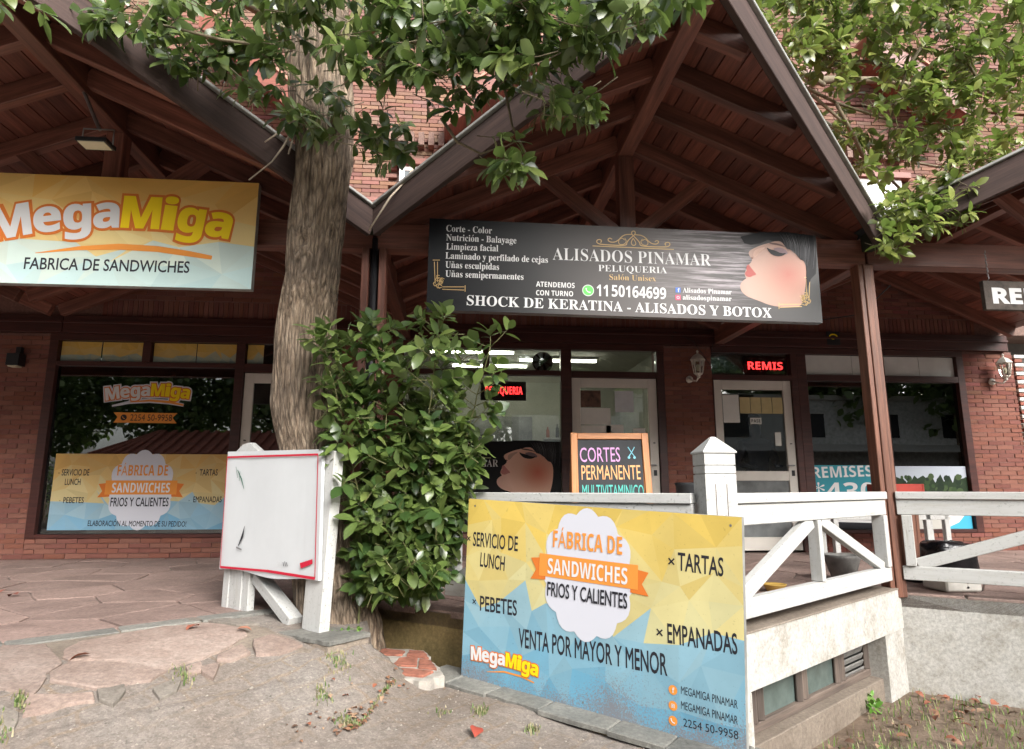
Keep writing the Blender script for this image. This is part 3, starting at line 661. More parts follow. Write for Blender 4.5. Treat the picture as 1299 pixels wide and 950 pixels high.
def gable_bricks(parent, xr, bud, seed):
    z0 = 2.80; rr = random.Random(seed)
    vprism('gable_wall', [(xr-1.98, W+.02, z0), (xr+1.98, W+.02, z0), (xr+1.98, W+.02, roofz(xr+1.98)), (xr, W+.02, 3.69), (xr-1.98, W+.02, roofz(xr-1.98))], .1, MOR, parent, (0, 1, 0))
    for k in range(66):   # soldier course standing on the header
        x = xr-1.93+k*.0585
        if roofz(x) > z0+.22 and bud is not None and bud[0] > 0:
            bud[0] -= 1; o = bpy.data.objects.new('brick', rr.choice(SOL)); o.location = (x, W+.048, z0+.11); link(o, parent)
    brickwork(parent, xr-1.9, xr+1.9, z0+.225, 3.8, W, bud, lambda x, z: z+.03 < roofz(x), rgs=seed)
def header(parent, xr):
    box('header_board', xr-2.0+.003, xr+2.0-.003, W-.05, W+.10, 2.585, 2.795, M['frame'], parent); box('header_trim', xr-2.0+.003, xr+2.0-.003, W-.07, W-.051, 2.70, 2.73, M['frame'], parent)

# sandwich shop
sh = thing('sandwich_shop', 'red brick sandwich shop front with large window and yellow and blue stickers, at the left', 'shop', (-2.65, W, 0))
bud = [300]
box('pier', -6.3, -4.80, W+.02, W+.5, -.02, 2.584, MOR, sh); brickwork(sh, -5.45, -4.80, 0, 2.56, W, bud, rgs=11)
box('sill_wall', -4.799, -2.62, W+.02, W+.12, -.02, .215, MOR, sh); brickwork(sh, -4.79, -2.62, 0, .215, W-.005, bud, rgs=12)
gable_bricks(sh, -2.65, bud, 13); brickwork(sh, -6.3, -5.46, 0, 2.56, W, [0], rgs=14)
gable_bricks(sh, -6.65, [0], 15); header(sh, -6.65); header(sh, -2.65)
hbar(sh, -4.80, -1.42, 2.505, 2.584); hbar(sh, -4.799, -4.70, .22, 2.504); hbar(sh, -2.665, -2.56, -.02, 2.504); hbar(sh, -4.699, -2.666, .221, .265); hbar(sh, -4.699, -2.666, 2.20, 2.255)
hbar(sh, -3.745, -3.65, 2.256, 2.504); hbar(sh, -2.559, -1.5, 2.15, 2.255)
hbar(sh, -1.50, -1.42, -.02, 2.504)
wn = pane(-4.70, -2.666, .266, 2.199, sh, M['glass_dark'])
for a, b in ((-4.699, -3.746), (-3.649, -2.666), (-2.558, -1.5)): pane(a, b, 2.256, 2.504, sh)
door(sh, -2.555, -1.505, .0, 2.145, 1.0, -1)
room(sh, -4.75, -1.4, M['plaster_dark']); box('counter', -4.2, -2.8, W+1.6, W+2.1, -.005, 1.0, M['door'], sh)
box('inner_post', -3.62, -3.45, W+.5, W+.6, 0, 2.7, M['black'], sh)
# salon
sa = thing('hair_salon', 'middle shop front with dark red frames, poster window and pale glazed door', 'shop', (1.35, W, 0)); bud = [300]
box('pier', -1.419, -.72, W+.02, W+.5, -.02, 2.584, MOR, sa)
gable_bricks(sa, 1.35, bud, 23); brickwork(sa, -1.41, -.72, 0, 2.56, W, bud, rgs=21)
header(sa, 1.35)
hbar(sa, -.719, 2.62, 2.505, 2.584); hbar(sa, -.719, -.66, .0, 2.504); hbar(sa, 1.29, 1.425, 0, 2.504); hbar(sa, 2.525, 2.62, 0, 2.504); hbar(sa, -.659, 1.289, .25, .30); hbar(sa, -.659, 1.289, 2.17, 2.23)
hbar(sa, .31, .39, 2.231, 2.504); hbar(sa, 1.426, 2.524, 2.15, 2.23); box('sill_wall', -.659, 1.289, W+.02, W+.10, -.02, .249, MOR, sa)
pane(-.659, 1.289, .301, 2.169, sa)
for a, b in ((-.659, .309), (.391, 1.289), (1.426, 2.524)): pane(a, b, 2.231, 2.504, sa)
door(sa, 1.43, 2.52, 0, 2.148, 1.0, 1, M['glass'])
room(sa, -1.0, 2.9, M['plaster'])
# taxi office
ta = thing('taxi_office', 'right hand shop front with two tall windows, brick piers and pale door', 'shop', (5.35, W, 0)); bud = [300]
box('pier', 2.621, 3.25, W+.02, W+.5, -.02, 2.584, MOR, ta); box('pier', 6.72, 7.44, W+.02, W+.5, -.02, 2.584, MOR, ta)
brickwork(ta, 2.625, 3.25, 0, 2.56, W, bud, rgs=31); brickwork(ta, 6.72, 7.44, 0, 2.56, W, bud, rgs=32)
box('sill_wall', 4.40, 6.719, W+.02, W+.10, -.02, .215, MOR, ta); brickwork(ta, 4.40, 6.71, 0, .215, W-.004, bud, rgs=33)
gable_bricks(ta, 5.35, [60], 34)
header(ta, 5.35)
hbar(ta, 3.251, 6.719, 2.505, 2.584); hbar(ta, 4.31, 4.39, 0, 2.504); hbar(ta, 4.391, 4.52, .22, 2.504); hbar(ta, 6.62, 6.719, .22, 2.504); hbar(ta, 4.521, 6.619, .221, .265); hbar(ta, 4.521, 6.619, 2.155, 2.235)
hbar(ta, 5.50, 5.60, .266, 2.154); hbar(ta, 5.50, 5.60, 2.236, 2.504); hbar(ta, 3.251, 4.309, 2.15, 2.215); hbar(ta, 3.251, 3.262, 0, 2.149)
for a, b in ((4.521, 5.499), (5.601, 6.619)): pane(a, b, .266, 2.154, ta, M['glass_taxi']); pane(a, b, 2.236, 2.504, ta)
pane(3.251, 4.309, 2.216, 2.504, ta)
for a, b in ((4.525, 5.18), (5.185, 5.495), (5.605, 6.12), (6.125, 6.615)): box('paper_blind', a, b, W+.052, W+.056, 2.24, 2.50, M['painted'], ta, .001)
door(ta, 3.265, 4.305, 0.02, 2.148, .93, 1, m_glass('door_glass', 1.55, (.8, .82, .82)))
room(ta, 3.0, 6.9, M['plaster'])
# painted quoin and dark wall standing for shade in the right-end opening
for k in range(44):
    z = .03+k*.058; l = .17 if k % 2 else .11
    o = box('quoin_brick', 7.455, 7.455+l, W-.01, W+.3, z-.021, z+.021, M['foam'] if k % 2 else M['tile'], ta)
o = bpy.data.objects
pw = box('side_passage_wall', 7.66, 12, W+.6, W+.7, -.05, 4.2, M['plaster_dark']); tag(pw, 'dark wall standing for the shade in the opening right of the taxi office', 'wall')

# upper storey
up = thing('upper_storey', 'sunlit upper brick storey with raking red fascias above the shop roofs', 'building', (1.35, W, 3.8))
box('wall', -14, 16, W+.13, W+.6, 2.85, 8.2, MORU, up); bud = [300]
def upin(x, z): return not (-.84 < x < .3 and 4.2 < z < 4.96) and not (5.45 < x < 6.22 and 4.1 < z < 5.1) and z > roofz(x)+.1
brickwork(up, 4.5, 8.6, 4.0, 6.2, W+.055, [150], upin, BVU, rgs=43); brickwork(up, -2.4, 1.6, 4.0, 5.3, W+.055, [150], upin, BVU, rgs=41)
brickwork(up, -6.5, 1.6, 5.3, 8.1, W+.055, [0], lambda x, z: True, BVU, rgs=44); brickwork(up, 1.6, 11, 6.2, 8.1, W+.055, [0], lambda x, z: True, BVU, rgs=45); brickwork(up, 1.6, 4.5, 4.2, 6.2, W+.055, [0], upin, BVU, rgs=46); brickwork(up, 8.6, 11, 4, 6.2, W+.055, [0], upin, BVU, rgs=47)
for x0, x1, z0, z1 in ((-.80, .3, 4.2, 4.93), (5.50, 6.16, 4.15, 5.04)):
    wf = box('window_frame', x0, x1, W+.02, W+.06, z1-.07, z1, M['painted'], up); box('frame_side', x0, x0+.07, W+.021, W+.059, z0, z1-.071, M['painted'], wf); box('frame_side', x1-.07, x1, W+.021, W+.059, z0, z1-.071, M['painted'], wf)
    box('pane', x0+.071, x1-.071, W+.03, W+.036, z0, z1-.071, M['glass_dark'], wf); box('window_blind', x0+.071, x1-.071, W+.05, W+.055, z0, z1-.071, simple('pale_curtain', (.26, .28, .29), .8), up)
    box('lintel', x0-.12, x1+.12, W-.03, W+.06, z1+.003, z1+.09, M['upper_fascia'], up)
    for k in range(int((x1-x0+.3)/.13)):   # corbel course
        box('corbel_brick', x0-.15+k*.13, x0-.15+k*.13+.075, W-.06, W+.05, z1+.26, z1+.44, M['brick_c'] if 'brick_c' in M else MORU, up, .002)
for sx, xa, za, xb, zb in ((1, -.2, 5.05, 1.35, 6.3), (-1, -1.95, 5.05, -2.65-.6, 6.25), (1, 3.7, 5.2, 5.1, 6.3), (-1, 6.9, 5.55, 5.6, 6.5)):
    vprism('raking_fascia', [(xa, W-.5, za+.14), (xb, W-.5, zb+.14), (xb, W-.5, zb+.48), (xa, W-.5, za+.48)], .04, M['upper_fascia'], up, (0, 1, 0))
    vprism('soffit', [(xa, W-.46, za+.2), (xb, W-.46, zb+.2), (xb, W+.02, zb+.2), (xa, W+.02, za+.2)], .03, M['board'], up)
    vprism('fascia_cap', [(xa, W-.53, za+.483), (xb, W-.53, zb+.483), (xb, W-.53, zb+.52), (xa, W-.53, za+.52)], .5, simple('terracotta_cap', (.42, .22, .16), .8), up, (0, 1, 0))

# ------------------------------------------------------------------ gabled porch roofs
def fy(x, xr): return 2.98+1.62*min(1, abs(x-xr)/2.0)
RLAB = {-6.65: 'porch gable roof at the far left edge beyond the sandwich sign', -2.65: 'dark red timber gable roof over the sandwich shop terrace, left of the tree', 1.35: 'central dark red timber gable roof with pointed prow over the hair salon terrace', 5.35: 'timber gable roof over the taxi office terrace at the right edge'}
for xr in RX:
    rf = thing('porch_roof', RLAB[xr], 'roof', (xr, T, 3.0), 'gabled porch roofs in a row')
    for sg in (-1, 1):
        sl_ = rslope(xr, sg)
        nb = 17
        for k in range(nb):   # ceiling boards
            a, b = 2.0*k/nb+.004, 2.0*(k+1)/nb-.004; xa, xb = xr+sg*a, xr+sg*b
            za, zb = 3.70-sl_*a, 3.70-sl_*b; ya, yb = fy(xa, xr)+.03, fy(xb, xr)+.03
            vs = [(xa, ya, za), (xb, yb, zb), (xb, W-.01, zb), (xa, W-.01, za)]; vs += [(x, y, z+.018) for x, y, z in vs]
            fs = [(0, 3, 2, 1), (4, 5, 6, 7), (0, 1, 5, 4), (1, 2, 6, 5), (2, 3, 7, 6), (3, 0, 4, 7)]
            if sg < 0: fs = [f[::-1] for f in fs]
            mk('ceiling_board', vs, fs, M['board'], rf)
        vs = [(xr, 2.95, 3.73), (xr+sg*2.0, 4.57, 3.73-2*sl_), (xr+sg*2.0, W+.02, 3.73-2*sl_), (xr, W+.02, 3.73)]; vs += [(x, y, z+.035) for x, y, z in vs]
        mk('roof_covering', vs, [(0, 3, 2, 1), (4, 5, 6, 7), (0, 1, 5, 4), (1, 2, 6, 5), (2, 3, 7, 6), (3, 0, 4, 7)], M['tile'], rf)
        # barge board (vertical plank following the prow)
        A3 = Vector((xr, 2.90, 3.50)); B3 = Vector((xr+sg*2.0, 4.52, 3.50-2*sl_)); n = Vector((0, 0, 1)).cross(B3-A3).normalized()
        if n.y > 0: n = -n
        dd = (B3-A3).normalized(); h = .225
        A3 = A3+n*.0
        o = beam('barge_board', A3+Vector((0, 0, h/2))-dd*.02, B3+Vector((0, 0, h/2)), .045, h*dd.xy.length, M['beam_front'], rf)
        beam('flashing', A3+Vector((0, 0, h+.012))+n*.012-dd*.02, B3+Vector((0, 0, h+.012))+n*.012, .075, .022, M['flash'], rf)
        for Y in (3.35, 3.78, 4.22, 4.75, 5.3, 5.85, 6.4, 6.95, 7.5):
            L = min(2.0, (Y-2.98)/1.62*2.0)-.05
            beam('rafter', (xr+sg*.05, Y, 3.625-sl_*.05), (xr+sg*L, Y, 3.625-sl_*L), .075, .135, M['beam'], rf)
        for Y in (T,): beam('brace', (xr+sg*.10, Y, 2.82), (xr+sg*.68, Y, 3.30), .07, .11, M['beam'], rf)
    beam('ridge_beam', (xr, 2.97, 3.585), (xr, W-.01, 3.585), .12, .22, M['beam'], rf)
    for Y in (T,):
        beam('king_post', (xr, Y, 2.62), (xr, Y, 3.474), .13, .12, M['beam'], rf, up=(0, 1, 0))
        beam('tie_beam', (xr-1.99, Y, 2.70), (xr+1.99, Y, 2.70), .13, .21 if Y == T else .15, M['beam'], rf)
for xv in VX[1:3]:
    vb = beam('valley_beam', (xv, 4.84, 2.70), (xv, W-.06, 2.70), .12, .20, M['beam']); tag(vb, 'dark valley beam running back from the post %s' % ('left of the black sign' if xv < 0 else 'right of the black sign'), 'beam', 'valley beams between the porch roofs')
    vg = thing('valley_gutter', 'mossy valley gutter between the %s porch roofs' % ('left and central' if xv < 0 else 'central and right'), 'gutter', (xv, 4.6, 2.8), 'valley gutters')
    vprism('gutter_sheet', [(xv-.06, 4.60, 2.87), (xv, 4.58, 2.83), (xv+.06, 4.60, 2.87), (xv+.06, W, 2.93), (xv, W, 2.88), (xv-.06, W, 2.93)], .006, M['potgrey'], vg, (0, 0, 1))
    beam('gutter_spout', (xv, 4.50, 2.76), (xv, 4.66, 2.76), .09, .14, simple('mossy_spout', (.02, .025, .012), .9), vg)
# columns
c1 = thing('wooden_post', 'brown wooden roof post between the two white railing sections', 'post', (3.34, VY, 0))
for dx, wd, yy in ((-.046, .040, 0), (0, .050, -.010), (.046, .040, 0)): beam('post_board', (3.335+dx, VY+.01+yy, -.03), (3.335+dx, VY+.01+yy, 2.594), wd, .11, M['column'], c1, up=(0, 1, 0))
c2 = thing('wooden_post', 'dark red roof post with black downpipe rising behind the leafy bush', 'post', (-.65, VY, 0))
for dx in (-.065, .065): beam('post_board', (-.65+dx, VY, -.01), (-.65+dx, VY, 2.594), .055, .15, M['beam'], c2, up=(0, 1, 0))
tube('downpipe', [(-.65, VY-.02, 0), (-.65, VY-.02, 2.68)], .035, M['black'], c2, 10)

# ------------------------------------------------------------------ railings
def P3(p, z, n=None, o=0): return (p.x+(n.x*o if n else 0), p.y+(n.y*o if n else 0), z)
def railing(a, b, label, kind):
    d = (b-a).normalized(); n = Vector((d.y, -d.x)); m = (a+b)/2; t_ = thing('railing', label, 'railing', (m.x, m.y, 0), 'white timber railings round the terrace'); L = (b-a).length
    pt = lambda s_, z, o=0: (a.x+d.x*s_+n.x*o, a.y+d.y*s_+n.y*o, z)
    wm = M['white_rough']
    beam('top_rail', pt(.0, .725), pt(L, .725), .10, .055, wm, t_); beam('side_rail', pt(.0, .638, .01), pt(L, .638, .01), .045, .115, wm, t_)
    beam('bottom_rail', pt(.0, .152), pt(L, .152), .06, .10, wm, t_)
    if kind == 'B':
        beam('stile', pt(L-.06, .204), pt(L-.06, .578), .07, .09, wm, t_, up=(n.x, n.y, 0)); beam('stile', pt(L*.47, .204), pt(L*.47, .578), .05, .075, wm, t_, up=(n.x, n.y, 0))
        beam('brace', pt(L*.44, .575, .0), pt(.02, .19, .0), .05, .085, wm, t_); beam('brace', pt(L*.50, .575, .0), pt(L-.12, .21, .0), .05, .07, wm, t_)
    elif kind == 'C':
        beam('stile', pt(.06, .204), pt(.06, .578), .07, .10, wm, t_, up=(n.x, n.y, 0)); beam('stile', pt(L*.5, .204), pt(L*.5, .578), .06, .08, wm, t_, up=(n.x, n.y, 0))
        beam('brace', pt(.10, .215), pt(L*.47, .57), .05, .085, wm, t_); beam('brace', pt(L-.10, .215), pt(L*.53, .57), .05, .085, wm, t_)
    else:
        for s_ in (.06, L*.5): beam('stile', pt(s_, .204), pt(s_, .578), .06, .08, wm, t_, up=(n.x, n.y, 0))
        beam('brace', pt(L*.53, .57), pt(L-.08, .21), .05, .08, wm, t_); beam('brace', pt(L*.47, .57), pt(.1, .21), .05, .08, wm, t_)
    return t_
dA = (B_-A_).normalized(); nA_ = Vector((dA.y, -dA.x)); dC = (D_-C_).normalized(); nC_ = Vector((dC.y, -dC.x))
railing(A_+dA*.75, B_-dA*.11, 'white railing behind the yellow sign, between the bush and the square post', 'A')
railing(B_+dB*.11, C_-dB*.13, 'short white railing with inverted V braces between square post and brown post', 'B')
railing(C_+dC*.06, D_, 'white railing with one long diagonal brace right of the brown post', 'C')
railing(D_, E_, 'far right white railing section running out of view beyond the pots', 'B')
gp = thing('gate_post', 'square white post with pyramid cap at the corner of the railing', 'post', (1.354, 3.30, 0))
gx, gy, hw = 1.372, 3.30, .083
def ring(h0, z): return [(gx-h0, gy-h0, z), (gx+h0, gy-h0, z), (gx+h0, gy+h0, z), (gx-h0, gy+h0, z)]
def stack(name, lv, parent, mat):
    vs = []; fs = []
    for h0, z in lv: vs += ring(h0, z)
    for i in range(len(lv)-1):
        for k in range(4): a = 4*i+k; b = 4*i+(k+1) % 4; fs.append((a, b, b+4, a+4))
    fs.append((3, 2, 1, 0)); t0 = 4*(len(lv)-1); fs.append((t0, t0+1, t0+2, t0+3)); return mk(name, vs, fs, mat, parent)
stack('shaft', [(hw, -.35), (hw, .850), (hw-.006, .851), (hw-.006, .856), (hw, .857), (hw, .893), (hw-.006, .894), (hw-.006, .899), (hw, .900), (hw, .958), (hw+.004, .961)], gp, M['white'])
stack('cap', [(hw+.008, .962), (hw+.008, .970), (.012, 1.050), (.004, 1.052)], gp, M['white'])
for dx in (-.03, .03): box('crack_batten', gx+dx-.002, gx+dx+.002, gy-hw-.0015, gy-hw-.0005, .30, .80, M['mortar'], gp, .0002)

# ------------------------------------------------------------------ big yellow and blue sign by the kerb
ys = thing('yellow_sign', 'large yellow and blue painted panel listing lunch service, tartas and empanadas', 'sign', (.65, 3.36, -.3))
BLc, BRc = Vector((.047, 3.879, -.284)), Vector((1.254, 2.84, -.352)); fy_ = Frame(BLc, BRc-BLc); SW, SH_ = (BRc-BLc).length, 1.003
def panel(fr, W_, H_, th, mat, parent, name='panel'):
    return mk(name, [fr.P(u, v, e) for e in (0, -th) for u, v in ((0, 0), (W_, 0), (W_, H_), (0, H_))], [(0, 1, 2, 3), (7, 6, 5, 4), (0, 4, 5, 1), (1, 5, 6, 2), (2, 6, 7, 3), (3, 7, 4, 0)], mat, parent)
panel(fy_, SW, SH_, .035, M['flash'], ys)
YEL, PALE, BLU, BLU2 = (.62, .45, .10), (.60, .56, .29), (.13, .34, .48), (.27, .44, .51)
lowpoly('artwork', fy_, SW, SH_, 11, 7, art_yb(YEL, PALE, BLU, BLU2, .46, .10), M['art_old'], ys, .001, 4)
def badge(fr, pxc, pyc, wpx, parent, d=.003, k=1.0):
    u, v = fr.uv(pxc, pyc); r = (fr.uv(pxc+wpx/2, pyc)[0]-fr.uv(pxc-wpx/2, pyc)[0])/2
    disc('badge', fr, u, v, r*.86, M['badge'], parent, d, r*1.04, 72, .10, 12)
    for s_ in (-1, 1):
        e = [(u+s_*r*.85, v-.02*r), (u+s_*r*1.18, v-.06*r), (u+s_*r*1.06, v-.26*r), (u+s_*r*1.18, v-.44*r), (u+s_*r*.85, v-.42*r)]; poly('ribbon_tail', fr, [(a, b+.22*r) for a, b in (e if s_ > 0 else e[::-1])], M['orange2'], parent, d+.001)
    poly('ribbon', fr, [(u-r*.99, v-.14*r), (u+r*.99, v-.14*r), (u+r*.99, v+.26*r), (u-r*.99, v+.26*r)], M['orange'], parent, d+.002)
    txt(fr, 'FÁBRICA DE', u-r*.70, v+.40*r, u+r*.70, v+.40*r, .30*r, 'B', M['orange'], parent, d+.003)
    txt(fr, 'SANDWICHES', u-r*.80, v-.08*r, u+r*.80, v-.08*r, .27*r, 'B', M['sticker'], parent, d+.004)
    txt(fr, 'FRIOS Y CALIENTES', u-r*.80, v-.47*r, u+r*.80, v-.47*r, .25*r, 'Ib', M['ink'], parent, d+.003)
badge(fy_, 744, 728, 126, ys)
I = M['ink']
def xmark(fr, px, py, s_, parent, d=.003):
    u, v = fr.uv(px, py)
    for q in (-1, 1): ribbon('bullet_mark', fr, [(u-s_, v-s_*q), (u+s_, v+s_*q)], s_*.5, I, parent, d)
for a in ((595, 683, .012), (602, 763, .012), (852, 712, .014), (837, 802, .014)): xmark(fy_, *a, ys)
for t_, x0, y0, x1, y1, c in (('SERVICIO DE', 600, 692, 657, 699, 18), ('LUNCH', 609, 718, 640, 724, 18), ('PEBETES', 609, 774, 656, 781, 19), ('TARTAS', 860, 723, 918, 731, 23),
                              ('EMPANADAS', 847, 815, 936, 830, 25), ('VENTA POR MAYOR Y MENOR', 658, 820, 847, 857, 24)):
    txtp(fy_, t_, x0, y0, x1, y1, c, 'Ib', I, ys)
for t_, x0, y0, x1, y1, c in (('MEGAMIGA PINAMAR', 864, 880, 936, 899, 10), ('MEGAMIGA PINAMAR', 864, 899, 936, 919, 10), ('2254 50-9958', 867, 921, 937, 938, 10)): txtp(fy_, t_, x0, y0, x1, y1, c, 'I', I, ys)
for i, (px, py) in enumerate(((854, 875), (854, 895), (854, 914))):
    u, v = fy_.uv(px, py); disc('icon', fy_, u, v, .021, M['orange'], ys, .003)
    if i == 0: txt(fy_, 'f', u-.004, v-.012, u+.008, v-.012, .022, 'B', M['art_pale'] if 'art_pale' in M else M['sticker'], ys, .005)
    elif i == 1: ribbon('icon_line', fy_, [(u+.010*math.cos(a), v+.010*math.sin(a)) for a in [R(45+90*k) for k in range(5)]], .003, M['sticker'], ys, .005); disc('icon_dot', fy_, u, v, .004, M['sticker'], ys, .005)
    else: ribbon('icon_line', fy_, [(u-.008, v+.010), (u-.007, v), (u, v-.007), (u+.010, v-.008)], .005, M['sticker'], ys, .005)
u0, v0 = fy_.uv(598, 836); u1, v1 = fy_.uv(683, 858); megamiga(fy_, u0, v0, u1, v1, .072, ys, None, .004, curve=.05)
qs = [fy_.uv(*q) for q in ((618, 852), (640, 852), (662, 858), (678, 866))]; ribbon('swoosh', fy_, qs, [.003, .009, .010, .006], M['orange'], ys, .003)

for u_ in (.05, SW/2, SW-.05):
    for v_ in (.04, SH_-.04): disc('screw', fy_, u_, v_, .006, M['metal'], ys, .002, n=10)
# ------------------------------------------------------------------ hanging shop sign, left
s1 = thing('shop_sign', 'yellow sandwich factory sign with white and yellow bubble lettering under the left gable', 'sign', (-2.5, 4.5, 2.2))
f1 = Frame((-3.56, 4.5, 2.186), (1, 0, 0)); panel(f1, 2.07, .82, .06, M['flash'], s1)
lowpoly('artwork', f1, 2.07, .82, 9, 5, art_yb((.74, .42, .10), (.76, .60, .26), (.42, .58, .58), (.58, .65, .56), .36, .16), M['art'], s1, .001, 9)
u0, v0 = f1.uv(-12, 306); u1, v1 = f1.uv(291, 304); megamiga(f1, u0, v0+.005, u1, v1+.005, .245, s1, None, .004, curve=.12)
qs = [f1.uv(*q) for q in ((45, 321), (100, 315), (150, 313), (200, 316), (240, 322), (269, 327))]; ribbon('swoosh', f1, qs, [.004, .03, .045, .045, .042, .03], M['orange'], s1, .003)
txtp(f1, 'FABRICA DE SANDWICHES', 30, 341, 240, 346, 15, 'Ib', I, s1)
for x in (-3.0, -1.7): beam('bracket', (x, 4.63, 2.62), (x, 4.57, 2.62), .04, .04, M['metal'], s1)

# ------------------------------------------------------------------ salon sign
def m_salon():
    m, t, b = newmat('salon_print'); tc = t.nodes.new('ShaderNodeTexCoord'); sp = t.nodes.new('ShaderNodeSeparateXYZ'); t.links.new(tc.outputs['Object'], sp.inputs[0])
    g = ramp(t, sp.outputs[0], [(0.0, (.006, .007, .010)), (.25, (.012, .012, .013)), (.42, (.055, .048, .046)), (.6, (.10, .09, .088)), (.8, (.05, .046, .046)), (1, (.05, .05, .05))])
    mr = t.nodes.new('ShaderNodeMapRange'); mr.inputs[2].default_value = 3.05; t.links.new(sp.outputs[0], mr.inputs[0]); t.links.new(mr.outputs[0], g.node.inputs[0])
    mp = t.nodes.new('ShaderNodeMapping'); mp.inputs['Rotation'].default_value = (0, 0, R(18)); mp.inputs['Scale'].default_value = (1.3, 30, 1); t.links.new(tc.outputs['Object'], mp.inputs[0])
    st = ramp(t, noi(t, mp.outputs[0], 1.6, 6, .7), [(.45, 0.0), (.68, (.36, .32, .35))])
    mk_ = t.nodes.new('ShaderNodeMapRange'); mk_.inputs[1].default_value = 1.65; mk_.inputs[2].default_value = 2.15; t.links.new(sp.outputs[0], mk_.inputs[0])
    m2 = t.nodes.new('ShaderNodeMapRange'); m2.inputs[1].default_value = 2.55; m2.inputs[2].default_value = 2.42; t.links.new(sp.outputs[0], m2.inputs[0])
    mm = t.nodes.new('ShaderNodeMath'); mm.operation = 'MULTIPLY'; t.links.new(mk_.outputs[0], mm.inputs[0]); t.links.new(m2.outputs[0], mm.inputs[1])
    m3 = t.nodes.new('ShaderNodeMapRange'); m3.inputs[1].default_value = .10; m3.inputs[2].default_value = .28; t.links.new(sp.outputs[1], m3.inputs[0])
    mn = t.nodes.new('ShaderNodeMath'); mn.operation = 'MULTIPLY'; t.links.new(mm.outputs[0], mn.inputs[0]); t.links.new(m3.outputs[0], mn.inputs[1])
    t.links.new(mix(t, mn.outputs[0], g, st, 'ADD'), b.inputs['Base Color']); b.inputs['Roughness'].default_value = .45; b.inputs['Specular IOR Level'].default_value = .25; return m
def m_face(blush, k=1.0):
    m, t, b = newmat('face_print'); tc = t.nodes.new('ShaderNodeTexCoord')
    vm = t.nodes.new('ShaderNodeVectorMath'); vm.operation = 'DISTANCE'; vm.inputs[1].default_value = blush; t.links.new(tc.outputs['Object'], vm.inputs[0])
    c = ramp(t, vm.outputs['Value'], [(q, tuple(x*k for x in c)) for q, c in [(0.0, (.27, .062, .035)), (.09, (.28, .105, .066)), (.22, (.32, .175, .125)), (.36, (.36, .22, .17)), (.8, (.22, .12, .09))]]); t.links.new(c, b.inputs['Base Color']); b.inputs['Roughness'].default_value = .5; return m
def smooth(pl, it=2):
    for _ in range(it):
        o = []
        for i in range(len(pl)):
            a, b = pl[i], pl[(i+1) % len(pl)]; o += [(a[0]*.75+b[0]*.25, a[1]*.75+b[1]*.25), (a[0]*.25+b[0]*.75, a[1]*.25+b[1]*.75)]
        pl = o
    return pl
FACE = [(640, 262), (575, 285), (515, 300), (470, 318), (425, 340), (412, 358), (416, 378), (428, 395), (440, 408), (436, 425), (425, 440), (402, 458), (398, 475), (388, 500), (382, 520), (388, 540), (398, 552), (375, 566), (352, 592), (350, 625), (362, 655), (400, 690), (480, 718), (590, 762), (700, 770), (805, 770), (825, 700), (845, 600), (848, 440), (790, 390), (720, 330)]
HAIR = [(350, 240), (500, 205), (700, 205), (905, 232), (922, 420), (918, 520), (880, 560), (850, 640), (846, 440), (835, 425), (800, 410), (775, 380), (760, 350), (700, 330), (655, 272), (600, 275), (560, 262), (500, 290), (430, 300), (380, 290)]
SHADOW = [(590, 330), (640, 318), (690, 335), (712, 365), (690, 378), (640, 360)]; LASH = [(545, 318), (575, 335), (610, 342), (655, 365), (700, 362), (668, 385), (630, 388), (590, 378), (562, 352)]
LIPS = [(412, 448), (425, 465), (448, 495), (474, 526), (446, 532), (425, 545), (400, 540), (384, 522), (388, 505), (402, 496), (394, 478), (400, 455)]
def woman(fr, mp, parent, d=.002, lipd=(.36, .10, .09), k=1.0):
    """mp: maps the study coordinates to (u,v) on the panel"""
    o = Frame(fr.o, fr.x, fr.y); bl = mp(710, 520)
    vs = [Vector((*mp(*q), d)) for q in smooth(FACE, 2)]
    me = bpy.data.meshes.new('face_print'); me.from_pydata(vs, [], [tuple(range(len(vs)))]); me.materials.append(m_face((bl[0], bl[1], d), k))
    ob = bpy.data.objects.new('face_print', me); mm = Matrix((fr.x, fr.y, fr.n)).transposed().to_4x4(); mm.translation = fr.o; ob.matrix_basis = mm; link(ob, parent)
    L = [('eye_shadow_print', SHADOW, flat('eye_shadow', (.20, .14, .15)), .002), ('lash_print', LASH, M['hair'], .003), ('nostril_print', [(428, 398), (438, 393), (448, 401), (440, 408)], flat('nostril', (.16, .07, .05)), .002), ('brow_shade_print', [(560, 282), (640, 290), (705, 322), (640, 306), (575, 296)], flat('brow_shade', (.13, .08, .07)), .002), ('nose_shade_print', [(452, 345), (500, 322), (545, 318), (500, 350), (470, 392), (452, 400), (446, 378)], flat('nose_shade', (.47, .31, .25)), .0015), ('lips_print', LIPS, flat('lips', lipd), .002), ('hair_print', HAIR, M['hair'], .0035)]
    for n, pl, m, e in L:
        pl = smooth(pl, 1) if n != 'hair_print' else pl
        poly(n, fr, [mp(*q) for q in pl], m, parent, d+e-.001)
    rr = random.Random(3)
    for k in range(26):   # shine on the fringe
        t_ = k/25; a = (640+t_*270, 222+rr.uniform(-8, 8)); b = (690+t_*215, 330+t_*150+rr.uniform(-30, 20))
        g = rr.uniform(.04, .2); ribbon('hair_shine_print', fr, [mp(*a), mp((a[0]+b[0])/2+10, (a[1]+b[1])/2-5), mp(*b)], [.001, .004, .001], flat('hair_shine', (g, g, g*1.08)), parent, d+.0045)
s2 = thing('shop_sign', 'long black hair salon sign with woman in profile and gold ornament under the central gable', 'sign', (1.3, 4.5, 2.05))
SL, SR_ = Vector((-.236, 4.5, 2.066)), Vector((2.776, 4.5, 2.038)); f2 = Frame(SL, SR_-SL); W2 = 3.04
